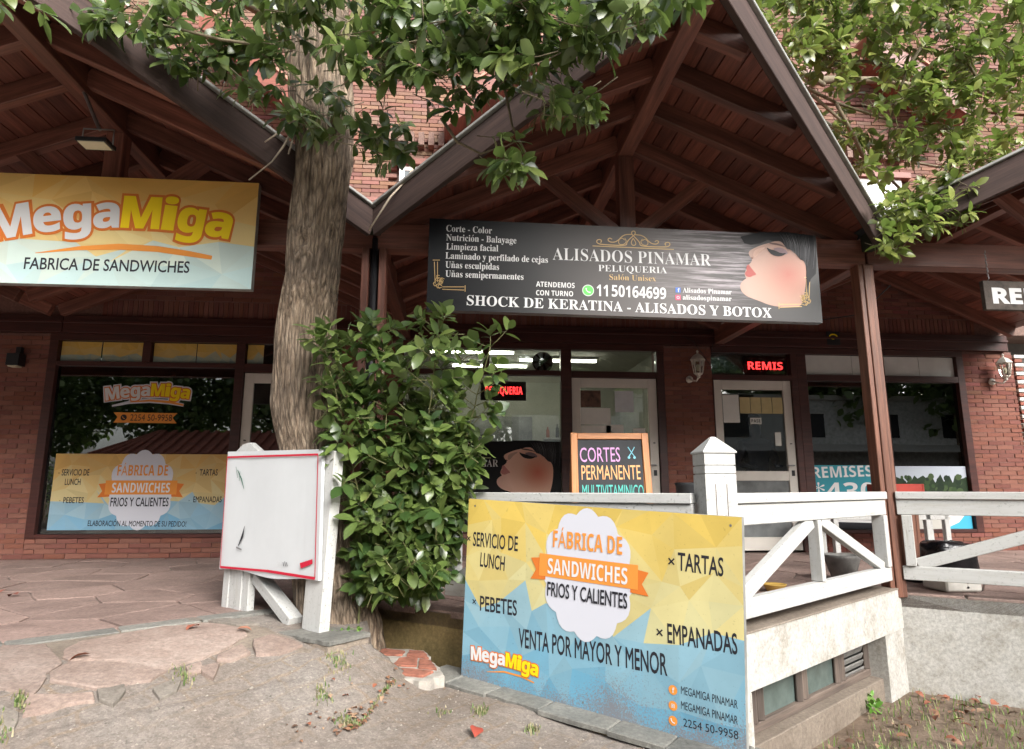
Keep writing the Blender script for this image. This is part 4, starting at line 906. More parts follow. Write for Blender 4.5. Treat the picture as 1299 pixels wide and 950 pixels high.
panel(f2, W2, .712, .07, M['metal'], s2)
me = bpy.data.meshes.new('printed_face'); me.from_pydata([(0, 0, 0), (W2, 0, 0), (W2, .712, 0), (0, .712, 0)], [], [(0, 1, 2, 3)]); me.materials.append(m_salon())
ob = bpy.data.objects.new('printed_face', me); mm = Matrix((f2.x, f2.y, f2.n)).transposed().to_4x4(); mm.translation = f2.P(0, 0, .001); ob.matrix_basis = mm; link(ob, s2)
woman(f2, lambda x, y: f2.uv(880+x*180/1069, 260+y*160/950), s2, .002)
wt = M['sticker']
for s_, x0, y0, x1, y1, c, st, mt in (('Corte - Color', 566, 293.5, 624, 296.5, 8, 'S', wt), ('Nutrición - Balayage', 566, 305, 655, 309, 8, 'S', wt), ('Limpieza facial', 566, 316.5, 632, 319, 8, 'S', wt), ('Laminado y perfilado de cejas', 565, 328, 695, 333.5, 8, 'S', wt),
        ('Uñas esculpidas', 565, 339.5, 633, 342.5, 8, 'S', wt), ('Uñas semipermanentes', 565, 351, 664, 355, 8, 'S', wt), ('ALISADOS PINAMAR', 701, 329.5, 902, 337.5, 15, 's', wt),
        ('PELUQUERIA', 759, 344, 846, 347, 8, 's', wt), ('Salón Unisex', 773, 355, 832, 357, 7, 's', M['gold']), ('ATENDEMOS', 680, 363.5, 729, 365.5, 6.5, 'B', wt), ('CON TURNO', 680, 374.5, 727, 376, 6.5, 'B', wt),
        ('11', 757, 375.5, 771, 376, 14.5, 'B', wt), ('50164699', 776, 376, 845, 379.5, 14.5, 'B', wt), ('Alisados Pinamar', 866, 371, 928, 373.5, 6, 'S', wt), ('alisadospinamar', 866, 380, 928, 382, 6, 'S', wt),
        ('SHOCK DE KERATINA - ALISADOS Y BOTOX', 592, 387, 979, 403, 12.5, 'S', wt)):
    txtp(f2, s_, x0, y0, x1, y1, c, st, mt, s2, .003)
u, v = f2.uv(746, 368.5); disc('phone_badge', f2, u, v, .045, wt, s2, .003); disc('phone_badge', f2, u, v, .039, M['green'], s2, .004); ribbon('phone_icon', f2, [(u-.016, v+.018), (u-.014, v+.002), (u-.002, v-.012), (u+.018, v-.016)], [.012, .007, .007, .012], wt, s2, .005)
for (px, py, m_) in ((860, 368, 'blue'), (860, 377.5, 'pinkb')):
    u, v = f2.uv(px, py); poly('network_badge', f2, [(u-.02, v-.02), (u+.02, v-.02), (u+.02, v+.02), (u-.02, v+.02)], M[m_], s2, .003)
    if m_ == 'blue': txt(f2, 'f', u-.004, v-.016, u+.013, v-.016, .028, 'B', wt, s2, .004)
    else: ribbon('network_icon', f2, [(u+.010*math.cos(a), v+.010*math.sin(a)) for a in [R(45*k) for k in range(9)]], .004, wt, s2, .004)
def orn(pts, wd=.007, it=2):
    pl = [f2.uv(740+x*200/1299, 270+y*140/909) for x, y in pts]
    for _ in range(it):
        o = [pl[0]]
        for i in range(len(pl)-1): a, b = pl[i], pl[i+1]; o += [(a[0]*.75+b[0]*.25, a[1]*.75+b[1]*.25), (a[0]*.25+b[0]*.75, a[1]*.25+b[1]*.75)]
        pl = o+[pl[-1]]
    ribbon('ornament', f2, pl, wd, M['gold'], s2, .003)
orn([(75, 273), (745, 302)], .006, 0)
orn([(412, 190), (428, 172), (425, 152), (408, 150), (396, 160), (398, 176), (412, 190), (380, 215), (356, 245), (356, 272), (150, 262), (112, 250), (108, 228), (130, 218), (152, 228), (142, 246)])
orn([(412, 190), (440, 218), (466, 248), (466, 276), (672, 284), (712, 272), (712, 248), (688, 242), (668, 254), (680, 270)])
orn([(400, 178), (330, 180), (275, 240), (220, 244), (198, 222), (215, 206), (236, 218)]); orn([(424, 180), (496, 188), (548, 250), (600, 262), (624, 240), (606, 226), (588, 238)])
orn([(340, 225), (318, 205), (288, 225), (292, 262), (335, 262), (356, 235), (340, 208)], .005); orn([(484, 232), (506, 215), (534, 238), (528, 270), (488, 266), (470, 240), (486, 215)], .005)
orn([(410, 210), (390, 245), (405, 270), (430, 266), (432, 245), (410, 210)], .006)
for (x0, y0, sg) in ((551, 366, 1), (1027, 388, -1)):     # corner flourishes
    a = lambda dx, dy: f2.uv(x0+sg*dx, y0+dy)
    for q in ([(0, -34), (1, -6)], [(4, -34), (4, -8)], [(-2, -36), (7, -36)], [(38, -2), (10, -2)], [(38, 2), (10, 1)], [(39, -4), (39, 4)]): ribbon('ornament', f2, [a(*p) for p in q], .005, M['gold'], s2, .003)
    rr = random.Random(8)
    for k in range(13):
        cx_, cy_ = 1+rr.random()*16, -1-rr.random()*14
        if cx_-cy_ > 22: continue
        c0 = [(cx_+2.6*math.cos(t_), cy_+2.6*math.sin(t_)) for t_ in [R(rr.uniform(0, 90)+40*j) for j in range(8)]]; ribbon('ornament', f2, [a(*p) for p in c0], .005, M['gold'], s2, .003)

# ------------------------------------------------------------------ blank white board on two posts
wb = thing('white_board', 'blank white board with red border on two peeling white posts beside the trunk', 'sign', (-1.1, 4.1, 0))
wa, wbp = Vector((-1.575, 4.554, .243)), Vector((-.702, 3.759, .250)); f3 = Frame(wa, wbp-wa); W3 = f3.uv(404, 735)[0]; W3T = f3.uv(409, 575)[0]
vs = []; fs = []; NX = 14
for e in (0, -.02):
    for j in range(2):
        for i in range(NX+1):
            u = (W3 if j == 0 else W3T)*i/NX; wv = .0015*math.sin(i*.9+j); vs.append(f3.P(u, (.012*math.sin(i*.6) if j == 0 else .785-.028*i/NX), e+wv))
n1 = NX+1
for i in range(NX): fs += [(i, i+1, n1+i+1, n1+i), (2*n1+i, 3*n1+i, 3*n1+i+1, 2*n1+i+1), (i, 2*n1+i, 2*n1+i+1, i+1), (n1+i, n1+i+1, 3*n1+i+1, 3*n1+i)]
fs += [(0, n1, 3*n1, 2*n1), (NX, 2*n1+NX, 3*n1+NX, n1+NX)]
mk('board', vs, fs, simple('white_enamel', (.56, .58, .59), .45, 0, .03, 4, 0), wb)
bd = [(288, 580), (406, 578), (406, 580), (401, 733), (345, 728), (281, 718)]
q = [f3.uv(*p) for p in ((290, 580), (405, 576.5))]; ribbon('red_border', f3, q, .012, M['redline'], wb, .009)
for a, b, wd in (((290, 580), (281, 719), .008), ((405, 577), (401, 734), .008), ((281, 719), (340, 724), .014), ((340, 724), (401, 733.5), .016)): ribbon('red_border', f3, [f3.uv(*a), f3.uv(*b)], wd, M['redline'], wb, .009)
poly('red_smear', f3, [f3.uv(*p) for p in ((382, 714), (398, 709), (398, 715), (383, 721))], M['redline'], wb, .009)
for pts, wd in ((((303, 596), (308, 608), (311, 620)), [.006, .012, .004]), (((306, 598), (305, 610)), .004), (((301, 592), (303, 606)), .004)): ribbon('green_scratch', f3, [f3.uv(*p) for p in pts], wd, flat('green_mark', (.03, .14, .09)), wb, .009)
ribbon('black_scrape', f3, [f3.uv(*p) for p in ((312, 667), (309, 680), (304, 692))], [.003, .022, .008], I, wb, .009); ribbon('black_scrape', f3, [f3.uv(*p) for p in ((301, 694), (308, 697))], .01, flat('grey_mark', (.2, .2, .2)), wb, .009)
for k in range(6): ribbon('worn_print', f3, [f3.uv(354+k*2.2, 712+(k % 2)), f3.uv(355+k*2.2, 718)], .007 if k > 2 else .003, flat('faded_ink', (.12, .12, .13) if k > 2 else (.5, .5, .5)), wb, .009)
dW = (wbp-wa).xy.normalized(); nW = Vector((dW.y, -dW.x))
def wp(s_, z, o=-.06): return (wa.x+dW.x*s_+nW.x*o, wa.y+dW.y*s_+nW.y*o, z)
for j in range(4): beam('left_post_board' if False else 'post_board', wp(.04+j*.078, -.03), wp(.04+j*.078+.01, .99-.01*j), .074, .05 if j % 2 else .06, M['white_rough'], wb, up=(nW.x, nW.y, 0))
vprism('post_cap', [wp(0, .98, -.035), wp(.34, .98, -.035), wp(.30, 1.03, -.035), wp(.19, 1.085, -.035), wp(.12, 1.075, -.035), wp(.02, 1.02, -.035)], .05, M['white'], wb, (-nW.x, -nW.y, 0))
beam('post', wp(1.0, -.03, -.06), wp(1.06, 1.0, -.06), .17, .07, M['white_rough'], wb, up=(nW.x, nW.y, 0))
beam('fallen_brace', wp(.32, .21, -.10), wp(.80, -.01, -.06), .09, .07, M['white_rough'], wb)

# ------------------------------------------------------------------ window prints of the sandwich shop
FG = Frame((-4.70, W+.058, .266), (1, 0, 0))
st1 = thing('window_sticker', 'yellow and blue sticker band across the lower sandwich shop window', 'sticker', (-3.65, W+.05, .3))
fw = Frame((-4.60, W+.055, .31), (1, 0, 0)); panel(fw, 1.93, .86, .002, M['sticker'], st1)
lowpoly('artwork', fw, 1.93, .86, 11, 6, art_yb((.60, .36, .10), (.60, .50, .25), (.16, .36, .52), (.34, .47, .52), .42, .14), M['art'], st1, .0006, 6)
badge(fw, 179, 621, 92, st1, .0012)
for s_, x0, y0, x1, y1, c in (('SERVICIO DE', 78, 603, 113, 603, 8), ('LUNCH', 82, 615, 102, 615, 8), ('PEBETES', 80, 638, 106, 638, 7.5), ('TARTAS', 253, 603, 276, 603, 8), ('EMPANADAS', 245, 637, 281, 637, 7.5), ('ELABORACIÓN AL MOMENTO DE SU PEDIDO!', 111, 667, 236, 668, 7)):
    txtp(fw, s_, x0, y0, x1, y1, c, 'Ib', I, st1, .0016)
for a in ((75, 600, .006), (76, 635, .006), (249, 600, .006), (240, 635, .006)): xmark(fw, *a, st1, .0016)
fl = Frame((-4.70, W+.054, .3), (1, 0, 0))
st2 = thing('window_sticker', 'white and yellow bubble logo sticker with orange underline on the left window', 'sticker', (-3.6, W+.05, 1.8))
u0, v0 = fl.uv(134, 508); u1, v1 = fl.uv(240, 506); megamiga(fl, u0, v0, u1, v1, .15, st2, 'badge', .003, curve=.10)
qs = [fl.uv(*q) for q in ((142, 515), (165, 510), (190, 508), (215, 510), (233, 514))]; ribbon('swoosh', fl, qs, [.02, .04, .055, .055, .035], M['badge'], st2, .001); ribbon('swoosh', fl, qs[1:], [.01, .025, .03, .02], M['orange'], st2, .0022)
st3 = thing('phone_sticker', 'orange ribbon sticker with phone number below the bubble logo', 'sticker', (-3.6, W+.05, 1.55))
q = [fl.uv(*p) for p in ((144, 523), (225, 524), (219, 530), (224, 537), (144, 536), (149, 529))]; poly('ribbon', fl, q, M['orange'], st3, .001)
u, v = fl.uv(157, 529.5); disc('phone_disc', fl, u, v, .035, I, st3, .002); ribbon('phone_icon', fl, [(u-.012, v+.014), (u-.01, v), (u, v-.010), (u+.014, v-.012)], .007, M['orange'], st3, .003); txtp(fl, '2254 50-9958', 165, 533.5, 218, 534, 8, 'I', I, st3, .002)
for a, b, nm in ((-4.69, -4.24, 'leftmost'), (-4.225, -3.755, 'second'), (-3.64, -3.15, 'third'), (-3.14, -2.675, 'fourth'), (-2.55, -2.36, 'narrow fifth')):
    t_ = thing('transom_panel', '%s yellow and blue translucent panel above the left shop window' % nm, 'panel', ((a+b)/2, W+.05, 2.26), 'yellow and blue panels in the transom'); ft = Frame((a, W+.057, 2.262), (1, 0, 0)); panel(ft, b-a, .236, .002, M['sticker'], t_)
    lowpoly('artwork', ft, b-a, .236, 5 if b-a > .3 else 2, 3, art_yb((.60, .38, .07), (.58, .42, .15), (.26, .36, .35), (.40, .42, .30), .35, .25), M['art'], t_, .0006, int(a*-50))

# ------------------------------------------------------------------ salon window
pf = Frame((-.64, W+.05, .305), (1, 0, 0))
ps = thing('window_poster', 'dark poster of a woman in profile in the salon window behind the bush', 'poster', (.3, W+.05, .3))
panel(pf, 1.92, 1.04, .004, M['hair'], ps)
def mp2(x, y): # study coords -> poster
    px = 630+(x-350)*(712-630)/(918-350)*1.0; py = 560+(y-215)*(622-560)/(700-215); return pf.uv(px, py)
woman(pf, mp2, ps, .002, (.5, .2, .18), 2.1)  # higher k pales the face print in place of the glass reflection over it
for s_, x0, y0, x1, y1, c, st in (('ALISADOS PINAMAR', 525, 592, 632, 592, 9, 's'), ('PELUQUERIA', 548, 601, 600, 601, 6, 's'), ('Salon Unisex', 555, 609, 595, 609, 5, 's')): txtp(pf, s_, x0, y0, x1, y1, c, st, wt, ps, .003)
def ledsign(name, label, x0, x1, z0, z1, word, y=W+.10):
    t_ = thing(name, label, 'led sign', ((x0+x1)/2, y, z0)); box('housing', x0, x1, y, y+.03, z0, z1, M['black'], t_)
    f = Frame((x0, y-.001, z0), (1, 0, 0)); hgt = z1-z0; txt(f, word, (x1-x0)*.10, hgt*.32, (x1-x0)*.92, hgt*.32, hgt*.40, 'B', M['led'], t_, .002); return t_
ledsign('led_sign', 'black box with red lit salon word behind the salon window', .29, .86, 1.86, 2.10, 'PELUQUERIA')
ledsign('led_sign', 'black box with red lit taxi word above the taxi office door', 3.72, 4.30, 2.225, 2.48, 'REMIS')
lo = box('licence_board', 3.27, 3.70, W+.09, W+.10, 2.225, 2.485, simple('silver_sheet', (.35, .42, .42), .15, .6, .5, 6)); tag(lo, 'shiny crumpled plate beside the red lit sign above the taxi door', 'plate')
fanT = thing('exhaust_fan', 'dark round exhaust fan mounted in the salon transom', 'fan', (1.08, W+.14, 2.36))
lathe('fan_ring', [(.135, 0), (.135, .01)], (0, 0, 0), M['black'], fanT, 24)
fanT.children[0].matrix_basis = Matrix.Translation((1.08, W+.16, 2.365)) @ Matrix.Rotation(R(90), 4, 'X')
for k in range(7):
    a = R(k*360/7); p = Vector((1.08, W+.12, 2.365)); e = p+Vector((math.cos(a)*.12, 0, math.sin(a)*.12)); s_ = Vector((-math.sin(a)*.045, .015, math.cos(a)*.045)); mk('fan_blade', [p, e+s_, e-s_*.6], [(0, 1, 2)], M['metal'], fanT)
lathe('hub', [(.03, 0), (.03, .03)], (1.08, W+.10, 2.35), M['metal'], fanT, 12)
for i, (x, y, z) in enumerate(((.2, W+1.0, 2.68), (.5, W+2.0, 2.68), (1.5, W+1.5, 2.68))):
    t_ = thing('tube_light', ('front', 'middle', 'rear right')[i]+' lit ceiling tube lamp inside the hair salon', 'lamp', (x, y, z), 'tube lamps in the salon'); beam('housing', (x-.6, y, z+.015), (x+.6, y, z+.015), .10, .03, M['painted'], t_); beam('tube', (x-.58, y, z-.02), (x+.58, y, z-.02), .03, .03, M['lamp_on'], t_)
mr_ = box('salon_mirror', -.2, 1.3, W+3.15, W+3.19, .9, 2.0, M['metal']); tag(mr_, 'long mirror on the rear wall inside the hair salon', 'mirror')
ch = thing('salon_chair', 'black salon chair seen dimly through the salon window', 'chair', (.9, W+1.9, 0)); box('seat', .65, 1.15, W+1.7, W+2.15, .48, .58, M['black'], ch); box('backrest', .65, 1.15, W+2.16, W+2.24, .55, 1.1, M['black'], ch); tube('stem', [(.9, W+1.9, .02), (.9, W+1.9, .48)], .035, M['metal'], ch); lathe('base', [(.25, 0), (.25, .02)], (.9, W+1.9, 0), M['metal'], ch)
shf = thing('wall_shelf', 'white wall shelf with hair products at the back of the salon', 'shelf', (2.0, W+3.0, 1.2))
for z in (1.2, 1.6): box('shelf_board', 1.5, 2.7, W+2.95, W+3.18, z, z+.025, M['painted'], shf)
BTM = [simple('bottle_plastic_%d' % k, c, .3) for k, c in enumerate(((.5, .5, .5), (.4, .1, .05), (.05, .2, .3), (.5, .35, .05), (.03, .03, .03)))]
for k in range(14):
    x, z = 1.56+(k % 7)*.165, (1.226, 1.626)[k//7]; hb = .14+.05*((k*7) % 3)
    o = lathe('bottle', [(.03, 0), (.03, hb*.7), (.012, hb*.8), (.012, hb)], (x, W+3.06, z), BTM[k*3 % 5], None, 10); tag(o, '%s product bottle, %s from the left on the %s salon shelf' % (('white', 'red', 'blue', 'amber', 'black')[k*3 % 5], ('first', 'second', 'third', 'fourth', 'fifth', 'sixth', 'seventh')[k % 7], ('lower', 'upper')[k//7]), 'bottle', 'hair product bottles on the salon shelf')
# papers on doors
def paper(label, x0, x1, z0, z1, mat, y=W+.045, name='notice', word=None):
    o = box(name, x0, x1, y, y+.002, z0, z1, mat, None, .0004); tag(o, label, 'notice')
    if word: txt(Frame((x0, y-.001, z0), (1, 0, 0)), word, (x1-x0)*.1, (z1-z0)*.25, (x1-x0)*.9, (z1-z0)*.25, (z1-z0)*.5, 'B', I, o, .001)
    return o
PW = simple('paper_white', (.74, .74, .70), .8, 0, .05); PY_ = simple('paper_yellow', (.55, .46, .24), .8, 0, .1)
paper('large white sheet taped at the upper left of the taxi door pane', 3.385, 3.60, 1.60, 1.96, PW)
for k in range(4): paper('%s yellowed sheet in the row across the taxi door glass' % ('first', 'second', 'third', 'fourth')[k], 3.61+k*.145, 3.748+k*.145, 1.72, 1.93, PY_)
paper('small white come in card in the middle of the taxi door', 3.735, 3.885, 1.585, 1.665, PW, word='PASE')
paper('narrow white slip near the handle of the taxi door', 4.05, 4.13, 1.31, 1.48, PW)
fp = Frame((1.541, W+.052, 1.0), (1, 0, 0))
pic = paper('dark photograph at the top left of the salon door', 1.545, 1.80, 1.78, 1.99, simple('photo_print', (.12, .06, .04), .4, 0, .8, 9))
paper('pale price list with two lines on the salon door', 1.545, 1.92, 1.56, 1.77, PW, word='NUESTROS ALIENADOS' if False else None); paper('long pale sheet under the price list on the salon door', 1.545, 1.92, 1.2, 1.55, PW)
paper('bright sheet with sky picture on the right of the salon door', 1.98, 2.22, 1.72, 1.99, simple('bright_sheet', (.62, .65, .68), .5, 0, .1, 6)); paper('small white note low on the salon door pane', 1.86, 2.08, 1.44, 1.56, PW); paper('round edged price tag on the salon door', 2.2, 2.36, 1.38, 1.52, PW)
# taxi window posters
rp = thing('window_poster', 'teal taxi price poster in the window left of the brown post', 'poster', (4.95, W+.05, .27)); fr_ = Frame((4.53, W+.052, .268), (1, 0, 0)); panel(fr_, .97, .80, .003, M['teal'], rp)
txtp(fr_, 'REMISES', 1031, 606.5, 1107, 604, 14, 'B', wt, rp, .002); txtp(fr_, '*430', 1032, 634, 1112, 634, 22, 'B', wt, rp, .002)
poly('print_road', fr_, [(0, 0), (.97, 0), (.97, .16), (0, .22)], M['ink'], rp, .001); poly('print_line', fr_, [(0, .10), (.97, .07), (.97, .10), (0, .13)], wt, rp, .0015)
tp = thing('window_poster', 'poster of dark pines over grass and sand in the rightmost window', 'poster', (6.1, W+.05, .27)); ft_ = Frame((5.605, W+.052, .268), (1, 0, 0)); panel(ft_, 1.0, .79, .003, M['sticker'], tp)
poly('print_sky', ft_, [(0, .5), (1.0, .5), (1.0, .79), (0, .79)], flat('print_sky', (.42, .46, .52)), tp, .0006)
rr = random.Random(2); tr = [(0, .33)]+[(1.0, .33)]+[(1.0-i*.04, .63+.10*noise.noise((i*.7, 1, 2))+rr.uniform(-.02, .03)) for i in range(26)]; poly('print_trees', ft_, tr, flat('print_trees', (.018, .035, .015)), tp, .001)
for k in range(60): disc('print_foliage', ft_, rr.uniform(.03, .97), rr.uniform(.38, .66), rr.uniform(.02, .05), flat('print_leaf%d' % (k % 3), ((.03, .06, .02), (.012, .025, .012), (.05, .08, .03))[k % 3]) if k < 3 else bpy.data.materials['print_leaf%d' % (k % 3)], tp, .0014+k*.00001, n=9)
poly('print_grass', ft_, [(0, .15), (1.0, .2), (1.0, .36), (0, .36)], flat('print_grass', (.16, .20, .04)), tp, .0013); poly('print_sand', ft_, [(0, 0), (.62, 0), (.72, .14), (.5, .21), (0, .18)], flat('print_sand', (.45, .44, .40)), tp, .0018)
poly('print_corner', ft_, [(.62, 0), (1.0, 0), (1.0, .36), (.94, .2), (.82, .08)], flat('print_blue', (.06, .38, .55)), tp, .002)
# curtains
def curtain(x0, x1, label):
    vs = []; fs = []; n = 60
    for i in range(n+1):
        x = x0+(x1-x0)*i/n; y = W+.28+.035*math.sin(i*1.15)+.01*math.sin(i*2.9)
        vs += [(x, y, .3), (x, y, 2.15)]
    for i in range(n): fs.append((2*i, 2*i+2, 2*i+3, 2*i+1))
    o = mk('curtain', vs, fs, M['curtain'], None, True); tag(o, label, 'curtain', 'curtains in the taxi office')
curtain(4.55, 5.05, 'grey green curtain behind the window next to the taxi door'); curtain(6.15, 6.65, 'grey green curtain at the right end of the rightmost window')
dk = thing('desk', 'desk with monitor dimly visible inside the taxi office', 'desk', (5.3, W+1.6, 0)); box('desk_top', 4.7, 6.0, W+1.3, W+1.9, .72, .76, M['door'], dk); box('side_panel', 4.7, 4.74, W+1.3, W+1.9, 0, .719, M['door'], dk); box('side_panel', 5.96, 6.0, W+1.3, W+1.9, 0, .719, M['door'], dk); box('monitor', 5.1, 5.5, W+1.6, W+1.64, .80, 1.1, M['black'], dk)
blk = box('roller_blind', 4.6, 6.6, W+.2, W+.22, 1.9, 2.15, M['curtain']); tag(blk, 'half raised slatted blind at the top of the taxi office windows', 'blind')

# person behind the taxi office door
def person():
    P0 = onY(957, 545, W+.50); P0.z = -.06; J = {'pelvis': (0, 0, .92), 'spine': (0, 0, 1.15), 'chest': (0, 0, 1.36), 'neck': (0, -.01, 1.50), 'head': (0, -.02, 1.60), 'crown': (0, -.02, 1.70),
        'shl': (-.19, 0, 1.42), 'ell': (-.27, -.02, 1.16), 'wrl': (-.20, -.22, 1.10), 'shr': (.19, 0, 1.42), 'elr': (.27, -.02, 1.16), 'wrr': (.16, -.24, 1.12), 'hil': (-.1, 0, .88), 'knl': (-.11, -.02, .48), 'anl': (-.12, .02, .08), 'tol': (-.13, -.14, .04), 'hir': (.1, 0, .88), 'knr': (.11, -.02, .48), 'anr': (.12, .02, .08), 'tor': (.13, -.14, .04)}
    E = [('pelvis', 'spine'), ('spine', 'chest'), ('chest', 'neck'), ('neck', 'head'), ('head', 'crown'), ('chest', 'shl'), ('shl', 'ell'), ('ell', 'wrl'), ('chest', 'shr'), ('shr', 'elr'), ('elr', 'wrr'), ('pelvis', 'hil'), ('hil', 'knl'), ('knl', 'anl'), ('anl', 'tol'), ('pelvis', 'hir'), ('hir', 'knr'), ('knr', 'anr'), ('anr', 'tor')]
    Rd = {'pelvis': .15, 'spine': .145, 'chest': .16, 'neck': .06, 'head': .085, 'crown': .07, 'sh': .075, 'el': .05, 'wr': .032, 'hi': .1, 'kn': .065, 'an': .045, 'to': .04}
    for sd, sg in (('l', -1), ('r', 1)):
        wz = Vector(J['wr'+sd]); hd = wz+Vector((-sg*.02, -.09, .0)); J['hd'+sd] = tuple(hd); E.append(('wr'+sd, 'hd'+sd)); Rd['hd'+sd] = .026
        for k in range(5):
            f = hd+Vector(((k-1.5)*.018, -.05 if k < 4 else .0, -.01)) if k < 4 else wz+Vector((-sg*.06, -.07, .01)); J['f%d%s' % (k, sd)] = tuple(f); E.append(('hd'+sd if k < 4 else 'wr'+sd, 'f%d%s' % (k, sd))); Rd['f%d%s' % (k, sd)] = .009
    nm = list(J); me = bpy.data.meshes.new('person'); me.from_pydata([P0+Vector(J[k]) for k in nm], [(nm.index(a), nm.index(b)) for a, b in E], []); me.materials.append(M['cloth'])
    o = bpy.data.objects.new('person', me); COL.objects.link(o); sk = o.modifiers.new('skin', 'SKIN'); o.modifiers.new('sub', 'SUBSURF').levels = 2; o.modifiers['sub'].render_levels = 2
    for i, k in enumerate(nm):
        r = Rd.get(k, Rd.get(k[:2], .03)); me.skin_vertices[0].data[i].radius = (r, r*.8 if k in ('chest', 'spine', 'pelvis') else r); me.skin_vertices[0].data[i].use_root = (k == 'pelvis')
    tag(o, 'person in dark clothes standing behind the glass of the taxi office door', 'person')
    h = lathe('hair', [(.02, -.02), (.088, .0), (.096, .05), (.07, .10), (.02, .125)], (P0.x, P0.y-.01, 1.645), M['hair'], None, 16); h.parent = o
person()

# ------------------------------------------------------------------ lanterns and lights
def lantern(x, z, label, dy=0):
    t_ = thing('wall_lantern', label, 'lantern', (x, W-.15, z), 'cream wall lanterns'); y = W-.17; m_ = M['lantern_w']; rt = .062; rb = .040
    for k in range(6):
        a = R(60*k+30); b = R(60*k+90); ca, sa_, cb, sb_ = math.cos(a), math.sin(a), math.cos(b), math.sin(b)
        tube('bar', [(x+rb*1.3*ca, y+rb*1.3*sa_, z), (x+rt*1.3*ca, y+rt*1.3*sa_, z+.17)], .006, m_, t_, 5)
        mk('pane', [(x+rb*1.2*ca, y+rb*1.2*sa_, z+.01), (x+rb*1.2*cb, y+rb*1.2*sb_, z+.01), (x+rt*1.2*cb, y+rt*1.2*sb_, z+.165), (x+rt*1.2*ca, y+rt*1.2*sa_, z+.165)], [(0, 1, 2, 3)], M['glass_clear'], t_)
    lathe('roof', [(.10, 0), (.095, .012), (.06, .055), (.03, .075), (.012, .085), (.012, .10), (.018, .11), (.004, .13)], (x, y, z+.17), m_, t_, 6, smooth=False); lathe('foot', [(.01, -.06), (.025, -.045), (.02, -.03), (.055, -.008), (.055, .004)], (x, y, z), m_, t_, 6, smooth=False)
    lathe('bulb', [(.012, 0), (.028, .04), (.02, .08)], (x, y, z+.03), M['lens'], t_, 10)
    tube('arm', [(x, y, z-.05), (x-.02, y+.03, z-.09), (x-.05, y+.10, z-.07), (x-.06, W-.03, z-.04)], .011, m_, t_); lathe('wall_plate', [(.045, 0), (.045, .02)], (0, 0, 0), m_, t_, 14).matrix_basis = Matrix.Translation((x-.06, W-.005, z-.05)) @ Matrix.Rotation(R(90), 4, 'X')
lantern(3.0, 2.19, 'cream wall lantern on the brick pier left of the taxi office door'); lantern(7.14, 2.22, 'cream wall lantern on the far right brick pier')
bl = thing('wall_lamp', 'small square black wall lamp on the far left brick pier', 'lamp', (-5.1, W-.08, 2.15)); box('lamp_body', -5.17, -5.03, W-.13, W-.01, 2.17, 2.31, M['black'], bl); box('bracket', -5.13, -5.07, W-.05, W-.002, 2.311, 2.40, M['black'], bl); box('diffuser', -5.15, -5.05, W-.12, W-.03, 2.155, 2.169, M['lens'], bl)
fl_ = thing('floodlight', 'black floodlight with pale lens under the ridge of the left gable', 'floodlight', (-2.46, 4.2, 3.05)); pcen = Vector((-2.47, 4.15, 3.075))
box('housing', pcen.x-.10, pcen.x+.10, pcen.y-.05, pcen.y+.08, pcen.z-.01, pcen.z+.02, M['black'], fl_); box('lens', pcen.x-.085, pcen.x+.085, pcen.y-.045, pcen.y+.06, pcen.z-.016, pcen.z-.0105, M['lens'], fl_)
tube('bracket', [pcen+Vector((-.1, .03, .01)), pcen+Vector((-.1, .03, .12)), pcen+Vector((.1, .03, .12)), pcen+Vector((.1, .03, .01))], .006, M['metal'], fl_); beam('mount_bar', pcen+Vector((0, .04, .12)), (pcen.x-.15, 4.2, 3.50), .03, .02, M['metal'], fl_)
# cable loop near the header
cb_ = tube('cable', [(2.7, W-.04, 2.57), (2.75, W-.06, 2.75), (3.0, W-.07, 2.62), (3.2, W-.06, 2.33), (3.25, W-.07, 2.60), (3.5, W-.07, 2.72)], .005, M['black']); tag(cb_, 'black cable looping around the brick pier beside the salon lantern', 'cable')
ct = tube('cable', [(3.0, 6.0, 2.6), (3.35, 5.6, 2.35), (3.6, 5.2, 2.32), (3.7, 4.9, 2.5)], .005, M['black']); tag(ct, 'thin dark cable drooping below the porch beam right of the black sign', 'cable')
stk = box('header_sticker', 4.80, 4.98, W-.06, W-.055, 2.62, 2.80, M['black'], None, .001); tag(stk, 'black sticker with yellow ring on the header beside the brown post', 'sticker')
f_ = Frame((4.80, W-.061, 2.62), (1, 0, 0)); ribbon('yellow_ring', f_, [(.09+.05*math.cos(R(a)), .11+.03*math.sin(R(a))) for a in range(0, 300, 20)], .016, M['yellow'], stk, .001)
# hanging wooden taxi sign at the right edge
hg = thing('hanging_sign', 'dark wooden board with white block letters hanging on chains at the right edge', 'sign', (4.6, 4.6, 2.2)); box('board', 4.26, 5.35, 4.58, 4.62, 2.205, 2.45, simple('dark_sign_wood', (.07, .055, .045), .8, 0, .5, 14, .6), hg); fh = Frame((4.26, 4.579, 2.205), (1, 0, 0))
txt(fh, 'REMISES', .065, .055, 1.02, .055, .135, 'O.03', wt, hg, .002)
for x in (4.33, 5.2):
    for k in range(9): z = 2.46+k*.028; tube('chain_link', [(x-.006, 4.6, z), (x+.006, 4.6, z+.016), (x, 4.6+(.006 if k % 2 else -.006), z+.03)], .004, M['metal'], hg, 5)

